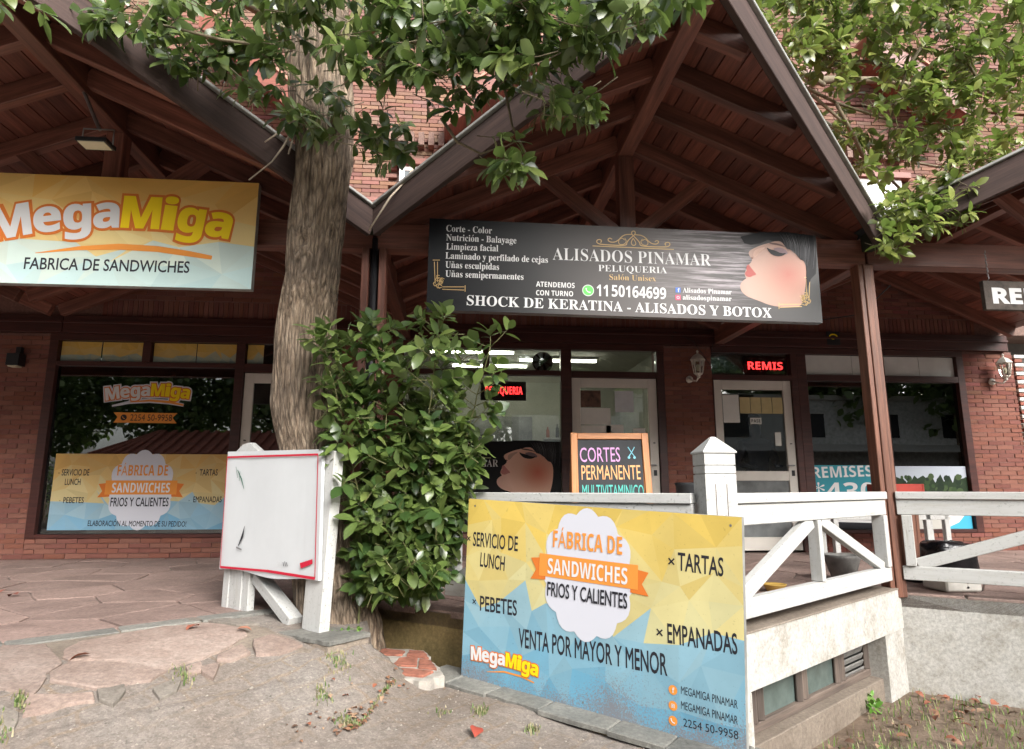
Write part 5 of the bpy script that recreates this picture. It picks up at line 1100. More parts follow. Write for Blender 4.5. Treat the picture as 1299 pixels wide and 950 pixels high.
# ------------------------------------------------------------------ things on the terrace
cbd = thing('chalkboard', 'orange framed chalkboard with coloured chalk offers standing behind the white rail', 'chalkboard', (1.4, 5.55, 0))
fc = Frame((1.01, 5.50, .02), (1, -.05, 0), (-.0, .10, 1)); 
def cb(u0, v0, u1, v1, wd, mt=M['easel'], e=0, n='frame', th=.03): return beam(n, fc.P(u0, v0, e), fc.P(u1, v1, e), wd, th, mt, cbd, up=fc.n)
cb(.025, 0, .035, 1.255, .06); cb(.70, 0, .675, 1.255, .06); cb(.065, 1.225, .645, 1.225, .055); cb(.07, .35, .655, .35, .055); 
beam('slate', fc.P(.355, .375, -.008), fc.P(.355, 1.20, -.008), .585, .012, M['slatebd'], cbd, up=fc.n)
for u in (.035, .69): beam('rear_leg', fc.P(u, 1.2, -.05), (fc.P(u, 0, 0).x, 5.95, .0), .04, .025, M['easel'], cbd)
for s_, x0, y0, x1, y1, c, m_ in (('CORTES', 736, 586, 787, 585.5, 18, 'chalk_pink'), ('PERMANENTE', 738, 608.5, 813, 608, 18, 'chalk_or'), ('MULTIVITAMINICO', 739, 631, 817, 631, 16, 'chalk_te')): txtp(fc, s_, x0, y0, x1, y1, c, 'I', M[m_], cbd, .002)
u, v = fc.uv(801, 574)
for sg in (-1, 1): ribbon('scissors_drawing', fc, [(u-sg*.03, v+.05), (u, v), (u+sg*.025, v-.035)], .007, M['chalk_bl'], cbd, .002); disc('scissors_drawing', fc, u+sg*.025, v-.045, .012, M['chalk_bl'], cbd, .002, n=10)
pt = thing('flower_pot', 'dark grey tub behind the square white post against the pier', 'pot', (2.565, 6.9, 0)); lathe('tub', [(.10, 0), (.135, .80), (.145, .81), (.145, .84), (.12, .84), (.11, .78)], (2.565, 6.9, 0), M['potgrey'], pt)
bn = thing('bench', 'low white bench with thin legs under the taxi office window', 'bench', (5.0, 7.1, 0)); box('seat', 4.28, 5.72, 6.98, 7.34, .50, .56, M['white'], bn)
box('apron', 4.32, 5.68, 7.0, 7.02, .42, .499, M['white'], bn)
for x in (4.31, 5.43, 5.66): beam('leg', (x, 7.03, 0), (x, 7.03, .5), .06, .06, M['white'], bn, up=(0, 1, 0))
for x in (4.31, 5.66): beam('leg', (x, 7.3, 0), (x, 7.3, .5), .06, .06, M['white'], bn, up=(0, 1, 0))
lb = thing('litter_bin', 'slatted brown wooden bin with dark base behind the right railing', 'bin', (3.93, 5.35, 0))
for k in range(12):
    a = R(k*30); beam('slat', (3.93+.085*math.cos(a), 5.35+.085*math.sin(a), .06), (3.93+.10*math.cos(a), 5.35+.10*math.sin(a), .68), .048, .014, M['column'], lb, up=(math.cos(a), math.sin(a), 0))
lathe('base', [(.17, 0), (.17, .055), (.10, .06)], (3.93, 5.35, 0), M['black'], lb)
rt_ = thing('tray', 'red plastic tray with rim resting on top of the brown bin', 'tray', (4.15, 5.6, .68)); box('tray_floor', 3.82, 4.11, 5.35, 5.62, .682, .70, M['red_pl'], rt_); 
for v in ((3.82, 4.11, 5.33, 5.349), (3.82, 4.11, 5.621, 5.64), (3.80, 3.819, 5.33, 5.64), (4.111, 4.13, 5.33, 5.64)): box('tray_side', *v, .682, .815, M['red_pl'], rt_)
bk = thing('bucket', 'cement stained grey bucket inside the angled railing', 'bucket', (3.33, 5.5, 0)); lathe('bucket_body', [(.09, 0), (.145, .18), (.15, .19), (.15, .21), (.135, .21), (.12, .16), (.1, .15)], (3.36, 5.42, 0), M['cement'], bk)
bo = thing('bowl', 'yellow plastic bowl on the terrace floor beside the railing', 'bowl', (2.45, 4.86, 0)); lathe('bowl_body', [(.055, 0), (.085, .05), (.09, .055), (.08, .055), (.05, .01)], (2.45, 4.86, 0.0), M['yellow_pl'], bo)
cr = thing('foam_box', 'white polystyrene box with two holes under the black bag', 'box', (3.78, 4.78, 0)); box('box_body', 3.70, 3.99, 4.66, 4.92, .006, .12, M['foam'], cr, .012)
for z in (.04, .075): lathe('hole', [(.008, 0), (.008, .004)], (0, 0, 0), M['black'], cr, 10).matrix_basis = Matrix.Translation((3.87, 4.658, z)) @ Matrix.Rotation(R(90), 4, 'X')
def blob(name, c, sx, sy, sz, mat, label, cat):
    vs = []; fs = []; n, m_ = 28, 18
    for j in range(m_+1):
        for i in range(n):
            a = 2*math.pi*i/n; b = math.pi*j/m_; p = Vector((math.sin(b)*math.cos(a), math.sin(b)*math.sin(a), math.cos(b)))
            q = Vector([math.copysign(abs(t_)**.45, t_) for t_ in p]); dsp = 1+.16*noise.noise(p*2.5)+.10*abs(noise.noise(Vector((p.x*6, p.y*6, p.z*2))))
            vs.append((c[0]+q.x*sx*dsp, c[1]+q.y*sy*dsp, c[2]+q.z*sz*dsp))
    for j in range(m_):
        for i in range(n): a = j*n+i; b = j*n+(i+1) % n; fs.append((a, a+n, b+n, b))
    o = mk(name, vs, fs, mat, None, True); return tag(o, label, cat)
blob('garbage_bag', (3.95, 4.92, .225), .165, .14, .13, M['bag'], 'black plastic garbage bag sitting on the white foam box', 'bag')

# ------------------------------------------------------------------ leaves
LEAFV = [(0, 0, 0), (.34, 0, .012), (.68, 0, .0), (1, 0, -.09), (.24, .20, .05), (.58, .255, .045), (.24, -.20, .05), (.58, -.255, .045), (.84, .14, -.005), (.84, -.14, -.005)]
LEAFF = [(0, 1, 4), (4, 1, 2, 5), (5, 2, 8), (8, 2, 3), (0, 6, 1), (6, 7, 2, 1), (7, 9, 2), (9, 3, 2)]
def leafmeshes(mat, n, seed):
    rr = random.Random(seed); out = []
    for k in range(n):
        b = rr.uniform(.5, 1.4); me = bpy.data.meshes.new('leaf'); me.from_pydata([(x, y*rr.uniform(.95, 1.05), z*b-.12*x*x*rr.random()) for x, y, z in LEAFV], [], LEAFF); me.materials.append(mat)
        t_ = rr.random(); tint(me, [(t_, max(0, rr.random()*1.4-1.0), 0)]*8); me.polygons.foreach_set('use_smooth', [True]*8); me.update(); out.append(me)
    return out
def leafmat4(p, d, nrm, s_):
    x = d.normalized(); y = nrm.cross(x)
    if y.length < 1e-3: y = Vector((0, 1, 0)).cross(x)
    y.normalize(); z = x.cross(y); m = Matrix((x*s_, y*s_, z*s_)).transposed().to_4x4(); m.translation = p; return m
def shoot(p, d, ln, nl, size, rr, out, twigs, droop=.25):
    """a twig from p along d with a rosette of leaves towards its tip"""
    d = d.normalized(); tip = p+d*ln; twigs.append((p, tip)); side = d.cross(Vector((0, 0, 1)));
    if side.length < .05: side = Vector((1, 0, 0))
    side.normalize(); up_ = side.cross(d)
    for k in range(nl):
        t_ = 1-.55*(k/nl)**1.0*rr.uniform(.7, 1); a = k*2.4+rr.uniform(-.4, .4); rad = side*math.cos(a)+up_*math.sin(a)
        spread = .55+1.0*(k/nl); ld = (d*(1/spread)*.6+rad*1.0+Vector((0, 0, -droop*rr.uniform(.2, 1.8)))).normalized()
        nrm = (d*.8+Vector((0, -.25, 1))*.8-ld*0).normalized()+Vector((rr.uniform(-.35, .35), rr.uniform(-.35, .35), rr.uniform(-.3, .3)))
        out.append(leafmat4(p+d*(ln*t_)+rad*.006, ld, nrm, size*rr.uniform(.5, 1.15)))
def foliage(parent, mats4, meshes, nparts, mat, rr, key=None):
    mats4 = sorted(mats4, key=key or (lambda m: (m.translation-_C).length/max(.01, m.to_scale().x)))
    for m in mats4[:nparts]:
        o = bpy.data.objects.new('leaf', rr.choice(meshes)); o.matrix_basis = m; link(o, parent)
    rest = mats4[nparts:]
    if rest:
        vs = []; fs = []; cs = []
        for m in rest:
            b0 = len(vs); vs += [m @ Vector(v) for v in LEAFV]; fs += [tuple(b0+i for i in f) for f in LEAFF]; c = (rr.random(), max(0, rr.random()*1.4-1.0), 0); cs += [c]*8
        o = mk('foliage', vs, fs, mat, parent, True, cs); o['kind'] = 'stuff'
def twigmesh(parent, segs, r, mat, name='twigs'):
    vs = []; fs = []
    for a, b in segs: tubev([a, (a+b)/2+Vector((0, 0, -.004)), b], [r, r*.8, r*.5], 5, vs, fs)
    o = mk(name, vs, fs, mat, parent, True); o['kind'] = 'stuff'

# the big tree
tr_ = thing('tree', 'tall tree with furrowed trunk and glossy leaves in front of the porch roofs', 'tree', (-.75, 4.2, -.15))
TP = [(-0.713, 4.3, -0.35, 0.285), (-0.734, 4.3, -0.1, 0.262), (-0.773, 4.29, 0.15, 0.232), (-0.832, 4.28, 0.5, 0.208), (-0.909, 4.26, 0.9, 0.207), (-1.002, 4.23, 1.35, 0.208), (-1.02, 4.18, 1.8, 0.183), (-0.967, 4.08, 2.25, 0.166), (-0.926, 4.03, 2.7, 0.164), (-0.915, 4.02, 3.0, 0.176), (-0.943, 4.02, 3.3, 0.205), (-0.972, 4.02, 3.6, 0.2), (-1.008, 4.05, 4.2, 0.173), (-1.02, 4.1, 5.2, 0.146), (-0.972, 4.1, 6.5, 0.087)]
def interp(zq):
    for a, b in zip(TP, TP[1:]):
        if a[2] <= zq <= b[2]: t_ = (zq-a[2])/(b[2]-a[2]); t_ = t_*t_*(3-2*t_); return [a[i]+(b[i]-a[i])*t_ for i in range(4)]
    return list(TP[-1])
vs = []; fs = []; NS = 120; NZ = 230
for j in range(NZ+1):
    z = -.35+(6.5+.35)*(j/NZ)**1.35; c = interp(z)
    for i in range(NS):
        a = 2*math.pi*i/NS; ca, sa_ = math.cos(a), math.sin(a)
        rd = c[3]*(1+.10*noise.noise((ca*1.2, sa_*1.2, z*.9))+.07*noise.noise((ca*2.5, sa_*2.5, z*1.6+5)))
        if z < .5: rd += (.5-z)*.16*max(0, noise.noise((ca*1.9+3, sa_*1.9, z*.5)))
        rdg = abs(noise.noise((ca*7, sa_*7, z*1.5)))+.5*abs(noise.noise((ca*15, sa_*15, z*3.2))); rd += .034*(rdg-.35)
        kn = Vector((a-R(262), (z-2.33)*5)); 
        if kn.length < .6: rd += .03*math.exp(-(kn.length*4-1.2)**2*2)-.02*math.exp(-kn.length**2*40)
        vs.append((c[0]+rd*ca, c[1]+rd*sa_, z))
for j in range(NZ):
    for i in range(NS): a = j*NS+i; b = j*NS+(i+1) % NS; fs.append((a, b, b+NS, a+NS))
mk('trunk', vs, fs, M['bark'], tr_, True)
# limbs
LIMBS = [([(-1.02, 4.15, 3.35), (-.85, 4.0, 3.65), (-.72, 3.9, 4.0), (-.6, 3.8, 4.5)], .05, 'branch_green'), ([(-1.1, 4.1, 3.4), (-1.2, 3.95, 3.75), (-1.35, 3.8, 4.2)], .045, 'twig'),
         ([(-1.0, 4.2, 3.9), (-.3, 3.9, 4.15), (.6, 3.7, 4.35), (1.4, 3.9, 4.5), (2.4, 4.8, 4.7), (3.6, 5.4, 4.75)], .06, 'twig'), ([(-1.05, 4.2, 4.0), (-1.9, 3.9, 4.25), (-2.6, 3.7, 4.4)], .05, 'twig'),
         ([(3.4, 5.35, 4.75), (4.0, 5.5, 4.9), (4.9, 5.6, 4.95), (6.0, 5.5, 4.9)], .045, 'twig'), ([(3.3, 5.3, 4.4), (3.9, 5.45, 4.2), (4.6, 5.5, 4.0), (5.6, 5.5, 3.9)], .022, 'twig'), ([(3.4, 5.3, 4.3), (3.9, 5.3, 3.9), (4.2, 5.2, 3.5), (4.35, 5.0, 3.1)], .018, 'twig'),
         ([(3.2, 5.2, 4.6), (3.35, 5.3, 4.4), (3.3, 5.35, 4.2)], .03, 'twig')]
for pts, r, m_ in LIMBS:
    n = len(pts); dense = []
    for i in range(n-1):
        for k in range(6): t_ = k/6; p = Vector(pts[i]).lerp(Vector(pts[i+1]), t_); dense.append(p+Vector([.025*noise.noise((p.x*3+q*7, p.y*3, p.z*3)) for q in range(3)]))
    dense.append(Vector(pts[-1])); tube('limb', dense, [r*(1-.6*i/len(dense)) for i in range(len(dense))], M[m_], tr_, 10)
for pts in ([(1020, 72), (1100, 78), (1170, 95), (1240, 90)], [(1010, 105), (1060, 130), (1120, 150), (1180, 165), (1250, 160)], [(1030, 120), (1075, 160), (1095, 200), (1120, 240), (1160, 262)], [(1060, 130), (1085, 175), (1110, 225), (1135, 270)], [(1180, 40), (1150, 90), (1130, 150), (1125, 200)], [(1200, 30), (1240, 100), (1220, 170), (1200, 230)], [(960, 60), (1000, 90), (1020, 130)]):
    tube('branch', [onD(x, y, 5.15+.04*i) for i, (x, y) in enumerate(pts)], [.016, .013, .010, .007, .004], M['twig'], tr_, 6)
for pts in ([(560, 150), (580, 180), (610, 195), (640, 185)], [(620, 60), (640, 110), (650, 160), (672, 205)], [(440, 60), (520, 40), (600, 50), (700, 30), (800, 20)], [(350, 60), (280, 50), (200, 30)], [(690, 40), (720, 90), (735, 130)]):
    tube('branch', [onD(x, y, 3.45-.04*i) for i, (x, y) in enumerate(pts)], [.010, .008, .006, .005, .003], M['twig'], tr_, 6)
for pts in ([(376, 150), (358, 165), (336, 180)], [(378, 152), (360, 185), (345, 205), (316, 228)], [(383, 158), (372, 175), (366, 195)], [(415, 60), (402, 88), (395, 110)], [(424, 60), (412, 85), (404, 112)], [(430, 90), (428, 120), (436, 150)]):
    tube('dead_twig', [onY(x, y, 4.0-.05*i) for i, (x, y) in enumerate(pts)], [.010, .008, .005][:len(pts)], M['dead'], tr_, 6)
rr = random.Random(21); LM = []; TW = []
# crown lobes seen from the street: (photo x, photo y, reach x, reach y, depth, shoots)
LOBES = [(170, 5, 90, 45, 3.6, 16), (255, 30, 80, 60, 3.6, 26), (330, 40, 60, 70, 3.6, 26), (395, 5, 60, 25, 3.4, 10), (400, 140, 45, 28, 3.75, 14), (470, 160, 40, 36, 3.7, 11), (470, 40, 70, 60, 3.4, 34),
         (560, 35, 80, 62, 3.2, 46), (640, 40, 80, 62, 3.1, 44), (600, 120, 60, 24, 3.4, 9), (700, 30, 80, 50, 3.0, 40), (780, 20, 50, 40, 2.9, 22), (725, 125, 42, 26, 3.1, 14), (635, 190, 16, 30, 3.3, 3), (660, 215, 20, 14, 3.2, 4),
         (150, 15, 60, 20, 3.4, 6), (20, -10, 60, 22, 3.0, 5), (820, -15, 80, 20, 2.7, 12), (540, -20, 300, 25, 3.2, 50), (500, 195, 30, 20, 3.8, 5), (330, 110, 40, 14, 3.8, 6), (240, 85, 50, 16, 3.7, 6)]
for cx, cy, rx, ry, dep, ns in LOBES:
    for k in range(int(ns*1.35)):
        a = rr.uniform(0, 2*math.pi); q = math.sqrt(rr.random()); p = onD(cx+rx*q*math.cos(a), cy+ry*q*math.sin(a), dep+rr.uniform(-.3, .4))
        dr = Vector((rr.uniform(-.8, .9), rr.uniform(-.9, .3), rr.uniform(-.65, .25))); shoot(p-dr.normalized()*.10, dr, rr.uniform(.12, .2), rr.randint(6, 10), .118, rr, LM, TW, .6)
foliage(tr_, LM, leafmeshes(M['leaf'], 10, 1), 300, M['leaf'], rr); twigmesh(tr_, TW, .0035, M['twig'])
LM2 = []; TW2 = []
LOB2 = [(940, 25, 50, 30, 4.6, 22), (1010, 30, 70, 45, 4.9, 50), (1090, 40, 80, 55, 5.2, 75), (1180, 50, 80, 60, 5.3, 80), (1260, 70, 60, 80, 5.3, 75), (1040, 90, 50, 30, 5.2, 22), (1120, 110, 60, 30, 5.3, 26), (1090, 165, 28, 50, 5.4, 14), (1215, 130, 70, 40, 5.2, 42), (1180, 185, 60, 28, 5.3, 36), (1240, 210, 40, 26, 5.1, 24),
        (1200, 235, 50, 18, 5.1, 22), (1150, 270, 50, 25, 5.0, 34), (1185, 265, 45, 28, 4.9, 24), (1130, 305, 22, 18, 4.7, 10), (1290, 150, 30, 60, 5.2, 20), (1050, 150, 30, 25, 5.4, 8), (1270, -10, 80, 30, 5.2, 30), (1080, -15, 160, 20, 5.0, 40), (1110, 215, 18, 30, 5.1, 5)]
for cx, cy, rx, ry, dep, ns in LOB2:
    for k in range(int(ns*1.15)):
        a = rr.uniform(0, 2*math.pi); q = math.sqrt(rr.random()); p = onD(cx+rx*q*math.cos(a), cy+ry*q*math.sin(a), dep+rr.uniform(-.35, .35))
        dr = Vector((rr.uniform(-.8, .8), rr.uniform(-.9, .3), rr.uniform(-.4, .6))); shoot(p-dr.normalized()*.08, dr, rr.uniform(.10, .18), rr.randint(6, 10), .108, rr, LM2, TW2, .45)
vs = []; fs = []; cs = []
for m in LM2:
    b0 = len(vs); vs += [m @ Vector(v) for v in LEAFV]; fs += [tuple(b0+i for i in f) for f in LEAFF]; c = (rr.random(), max(0, rr.random()*1.5-1.0), 0); cs += [c]*8
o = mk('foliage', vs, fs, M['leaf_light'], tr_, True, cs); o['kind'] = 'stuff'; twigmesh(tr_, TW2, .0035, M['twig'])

# the bush in front of the terrace
bu = thing('bush', 'broad leaved green bush growing between the trunk and the yellow sign', 'bush', (-.25, 4.0, -.4)); LM = []; TW = []
STEMS = [[(478, 830), (470, 700), (440, 560), (412, 440)], [(490, 830), (500, 680), (478, 540), (472, 430)], [(500, 830), (530, 660), (545, 520), (556, 418)], [(505, 830), (560, 700), (590, 560), (622, 440)], [(495, 820), (520, 720), (560, 640), (590, 580)], [(485, 830), (480, 720), (500, 600), (520, 500)], [(500, 830), (540, 740), (545, 700), (550, 660)]]
for st in STEMS:
    st = [(448+rr.uniform(-8, 10), 812), (455+rr.uniform(-6, 14), 770)]+st[1:]
    dp = rr.uniform(3.75, 4.05); pts = [onD(x, y, dp+.05*math.sin(i)) for i, (x, y) in enumerate(st)]; dense = []
    for i in range(len(pts)-1):
        for k in range(8): dense.append(pts[i].lerp(pts[i+1], k/8)+Vector((.012*noise.noise((i*8+k, dp*9, 0)), 0, 0)))
    dense.append(pts[-1]); tube('stem', dense, [.0075*(1-.6*i/len(dense)) for i in range(len(dense))], M['stem_green'], bu, 7)
    for i in range(10, len(dense)):
        for _ in range(2):
            a = rr.uniform(0, 6.28); dr = Vector((math.cos(a)*.9, -abs(math.sin(a))*.7+.15, rr.uniform(.0, .8))); shoot(dense[i], dr, rr.uniform(.08, .2), rr.randint(4, 7), .125, rr, LM, TW, .3)
    shoot(dense[-1], Vector((0, 0, 1)), .1, 8, .11, rr, LM, TW, .1)
BL_ = [(445, 470, 42, 50, 3.9, 13), (525, 520, 72, 60, 3.9, 20), (478, 580, 55, 60, 3.8, 27), (555, 560, 45, 50, 3.9, 20), (518, 650, 56, 60, 3.8, 32), (505, 715, 55, 32, 3.7, 26), (480, 660, 30, 60, 3.8, 15), (505, 738, 62, 22, 3.75, 20), (460, 700, 22, 40, 3.85, 10), (545, 720, 28, 22, 3.8, 12), (600, 590, 16, 14, 3.8, 2), (470, 430, 60, 22, 4.0, 9), (560, 440, 30, 30, 4.0, 7), (430, 520, 22, 30, 3.9, 6), (520, 600, 60, 120, 4.1, 40)]
for cx, cy, rx, ry, dep, ns in BL_:
    for k in range(ns):
        a = rr.uniform(0, 2*math.pi); q = math.sqrt(rr.random()); p = onD(cx+rx*q*math.cos(a), cy+ry*q*math.sin(a), dep+rr.uniform(-.15, .25))
        dr = Vector((rr.uniform(-.8, .8), rr.uniform(-.9, .2), rr.uniform(-.1, .9))); shoot(p-dr.normalized()*.1, dr, rr.uniform(.10, .16), rr.randint(5, 8), .12, rr, LM, TW, .35)
foliage(bu, LM, leafmeshes(M['leaf_bush'], 10, 2), 300, M['leaf_bush'], rr); twigmesh(bu, TW, .0035, M['stem_green'])

# small weed by the trunk, broken brick lump, leaf litter, grass
wd_ = thing('weed', 'bright green weed sprouting between the slab and the broken bricks', 'plant', (-.43, 3.5, -.15)); LM = []; TW = []
for k in range(16):
    b = onD(436+rr.uniform(-16, 16), 828, 3.6); shoot(b, Vector((rr.uniform(-.5, .5), rr.uniform(-.5, .3), 1)), rr.uniform(.06, .13), 9, .035, rr, LM, TW, .0)
wm_ = m_leaf('weed_leaf', (.08, .22, .03), (.16, .36, .05), .3); foliage(wd_, LM, leafmeshes(wm_, 4, 3), 0, wm_, rr); twigmesh(wd_, TW, .002, M['stem_green'])
bl2 = thing('brick_rubble', 'broken lump of red brick masonry with pale mortar beside the kerb wall', 'rubble', (-.15, 3.6, -.2))
def onrub(x, y): p = onZ(x, y, -.235); return (p.x, p.y)
prism('mortar_bed', jag([onrub(*q) for q in ((455, 830), (468, 820), (520, 822), (538, 824), (552, 840), (564, 856), (540, 862), (500, 860), (474, 850))], .012, .03), -.36, -.238, simple('rubble_mortar', (.36, .33, .29), .9, 0, .3, 14, .8), bl2)
for q in (((462, 827), (474, 822), (514, 827), (510, 832), (470, 831)), ((466, 838), (472, 834), (494, 836), (490, 845), (470, 843)), ((519, 826), (538, 828), (544, 836), (516, 832)), ((497, 845), (506, 836), (518, 834), (530, 836), (528, 846)), ((532, 837), (546, 839), (554, 850), (531, 848)), ((500, 849), (524, 850), (550, 853), (536, 859), (504, 856))):
    prism('brick', jag([onrub(*p) for p in q], .004, .025), -.27, -.229+rr.uniform(0, .006), simple('raw_brick', (.30, .115, .075), .9, 0, .4, 18, .7) if 'raw_brick' not in bpy.data.materials else bpy.data.materials['raw_brick'], bl2)
def dryleaf(p, s_, col, name='fallen_leaf'):
    a = rr.uniform(0, 6.28); m = leafmat4(Vector(p), Vector((math.cos(a), math.sin(a), rr.uniform(-.1, .1))), Vector((rr.uniform(-.3, .3), rr.uniform(-.3, .3), 1)), s_)
    o = mk(name, [m @ Vector((v[0], v[1]*1.5, v[2]*2.2)) for v in LEAFV], LEAFF, M['dry'], None, True, [col]*8); return o
for px, py, s_, c, lb_ in ((115, 829, .085, (.33, .12, .06), 'curled brown leaf in the middle of the big pink flagstone'), (22, 754, .09, (.20, .06, .04), 'dark brown dry leaf on the terrace floor at the far left'), (253, 793, .085, (.30, .10, .06), 'rust coloured leaf at the back edge of the pink flagstone'), (300, 798, .08, (.36, .16, .10), 'pale brown leaf near the slate slab'),
        (366, 850, .08, (.30, .02, .02), 'deep red leaf on the grey stone in front of the board'), (284, 903, .09, (.22, .33, .14), 'pale green leaf lying alone on the worn pavement'), (441, 863, .08, (.50, .14, .11), 'pink red leaf on the soil edge beside the brick rubble'), (464, 899, .05, (.55, .38, .14), 'tiny yellow leaf on the sandy pavement'), (605, 922, .085, (.30, .05, .03), 'red brown leaf lying against the foot of the kerb wall'), (8, 748, .05, (.25, .08, .05), 'small dry leaf at the left edge of the terrace')):
    q = onpav(px, py); zz = zpav(*q) if q[1] < zig(q[0]) else 0; p = onZ(px, py, zz+.015); tag(dryleaf((p.x, p.y, p.z), s_, c), lb_, 'leaf')
def litter(name, label, pts, cols, size):
    vs = []; fs = []; cs = []
    for p in pts:
        a = rr.uniform(0, 6.28); m = leafmat4(Vector(p), Vector((math.cos(a), math.sin(a), rr.uniform(-.25, .25))), Vector((rr.uniform(-.5, .5), rr.uniform(-.5, .5), 1)), size*rr.uniform(.5, 1.2))
        b0 = len(vs); vs += [m @ Vector((v[0], v[1]*1.4, v[2]*2.5)) for v in LEAFV]; fs += [tuple(b0+i for i in f) for f in LEAFF]; c = rr.choice(cols); k = rr.uniform(.6, 1.2); cs += [tuple(x*k for x in c)]*8
    o = mk(name, vs, fs, M['dry'], None, True, cs); tag(o, label, 'leaf litter', None, 'stuff')
DC = [(.22, .11, .06), (.30, .16, .10), (.15, .08, .05), (.26, .09, .05), (.34, .22, .14)]
pts = []
while len(pts) < 340:
    x, y = rr.uniform(1.7, 5.2), rr.uniform(2.3, 4.7)
    if y > zig(x)-.08 or rr.random() > .15+.9*max(0, noise.noise((x*1.3, y*1.6, 4))+.35): continue
    pts.append((x, y, -.675+rr.uniform(0, .02)))
litter('leaf_litter', 'brown fallen leaves scattered over the sunken lawn', pts, DC, .062)
pts = []
for _ in range(110):
    q = onpav(rr.gauss(470, 45), rr.gauss(858, 14)); pts.append((q[0], q[1], zpav(*q)+.01))
litter('soil_litter', 'small dry leaves and bits on the soil between slab and kerb', pts, DC, .03)
def grassf(name, label, pts, h, cols):
    vs = []; fs = []; cs = []
    for x, y, z in pts:
        a = rr.uniform(0, 6.28); hh = h*rr.uniform(.4, 1.2); dx, dy = math.cos(a), math.sin(a); w_ = .0035; ln = rr.uniform(.1, .6)*hh; b0 = len(vs)
        vs += [(x-dy*w_, y+dx*w_, z), (x+dy*w_, y-dx*w_, z), (x+dx*ln*.4+dy*w_*.7, y+dy*ln*.4-dx*w_*.7, z+hh*.6), (x+dx*ln*.4-dy*w_*.7, y+dy*ln*.4+dx*w_*.7, z+hh*.6), (x+dx*ln, y+dy*ln, z+hh)]
        fs += [(b0, b0+1, b0+2, b0+3), (b0+3, b0+2, b0+4)]; c = rr.choice(cols); cs += [c]*2
    o = mk(name, vs, fs, M['grass'], None, False, cs); tag(o, label, 'grass', None, 'stuff')
GC = [(.10, .20, .04), (.15, .26, .05), (.22, .24, .08), (.26, .23, .12)]
pts = []
while len(pts) < 30000:
    x, y = rr.uniform(1.5, 5.6), rr.uniform(2.0, 4.7)
    if y > zig(x)-.05: continue
    g = noise.noise((x*1.1+4, y*1.1, 9))+(.9 if y < 3.3 and x > 2.3 else 0)-.9*max(0, 1-(zig(x)-y)/.5)
    if rr.random() > .08+max(0, g)*1.3: continue
    pts.append((x, y, -.70))
grassf('grass', 'thin patchy green grass on the sunken lawn', pts, .055, GC)
pts = []
for cx, cy, sx_, n in ((430, 820, 14, 120), (445, 855, 14, 160), (480, 860, 18, 120), (411, 838, 10, 80), (610, 903, 8, 90), (232, 847, 12, 70), (27, 880, 8, 90), (6, 898, 10, 60), (675, 926, 9, 60), (560, 905, 12, 30)):
    for _ in range(n): q = onpav(rr.gauss(cx, sx_*.6), rr.gauss(cy, 3)); pts.append((q[0], q[1], zpav(*q)-.003))
grassf('grass_tufts', 'small grass tufts in the cracks of the pavement and along the kerb', pts, .026, [(.08, .15, .03), (.14, .19, .06), (.24, .22, .11), (.28, .24, .14)])
lw = thing('weed', 'dark green leafy weed on the lawn below the basement panes', 'plant', (2.6, 3.9, -.7)); LM = []; TW = []
for k in range(34): b = onZ(1060+rr.uniform(-22, 42), 893+rr.uniform(-10, 14), -.69); shoot(b, Vector((rr.uniform(-.8, .8), rr.uniform(-.8, .5), .5)), rr.uniform(.05, .12), 8, .06, rr, LM, TW, .05)
foliage(lw, LM, leafmeshes(wm_, 4, 5), 0, wm_, rr)
# pebbles / grit and cracks on the pavement
vs = []; fs = []; cs = []
for _ in range(1700):
    x, y = rr.uniform(-2.6, 1.2), rr.uniform(1.7, 4.0)
    if y > zig(x)-.2 or sside(x, y) > -.1: continue
    z = zmix(x, y)+.001; s_ = rr.uniform(.002, .006)*(2 if rr.random() < .08 else 1); b0 = len(vs); vs += [(x-s_, y-s_, z), (x+s_, y-s_*.7, z), (x+s_*.8, y+s_, z), (x-s_, y+s_*.8, z), (x, y, z+s_)]; fs += [(b0, b0+1, b0+4), (b0+1, b0+2, b0+4), (b0+2, b0+3, b0+4), (b0+3, b0, b0+4)]; g = rr.uniform(.1, .38); cs += [(g, g*.88, g*.74)]*4
o = mk('grit', vs, fs, M['dry'], None, False, cs); tag(o, 'loose grit and crumbs on the worn pavement', 'grit', None, 'stuff')
# pale stick lying across the valley
stc = tube('dead_stick', [onY(525, 212, 4.35), onY(512, 232, 4.3), onY(495, 250, 4.3), onY(468, 292, 4.25)], [.006, .007, .008, .006], M['dead'], None, 6); tag(stc, 'pale dry stick caught on the roof edge above the black sign', 'stick')

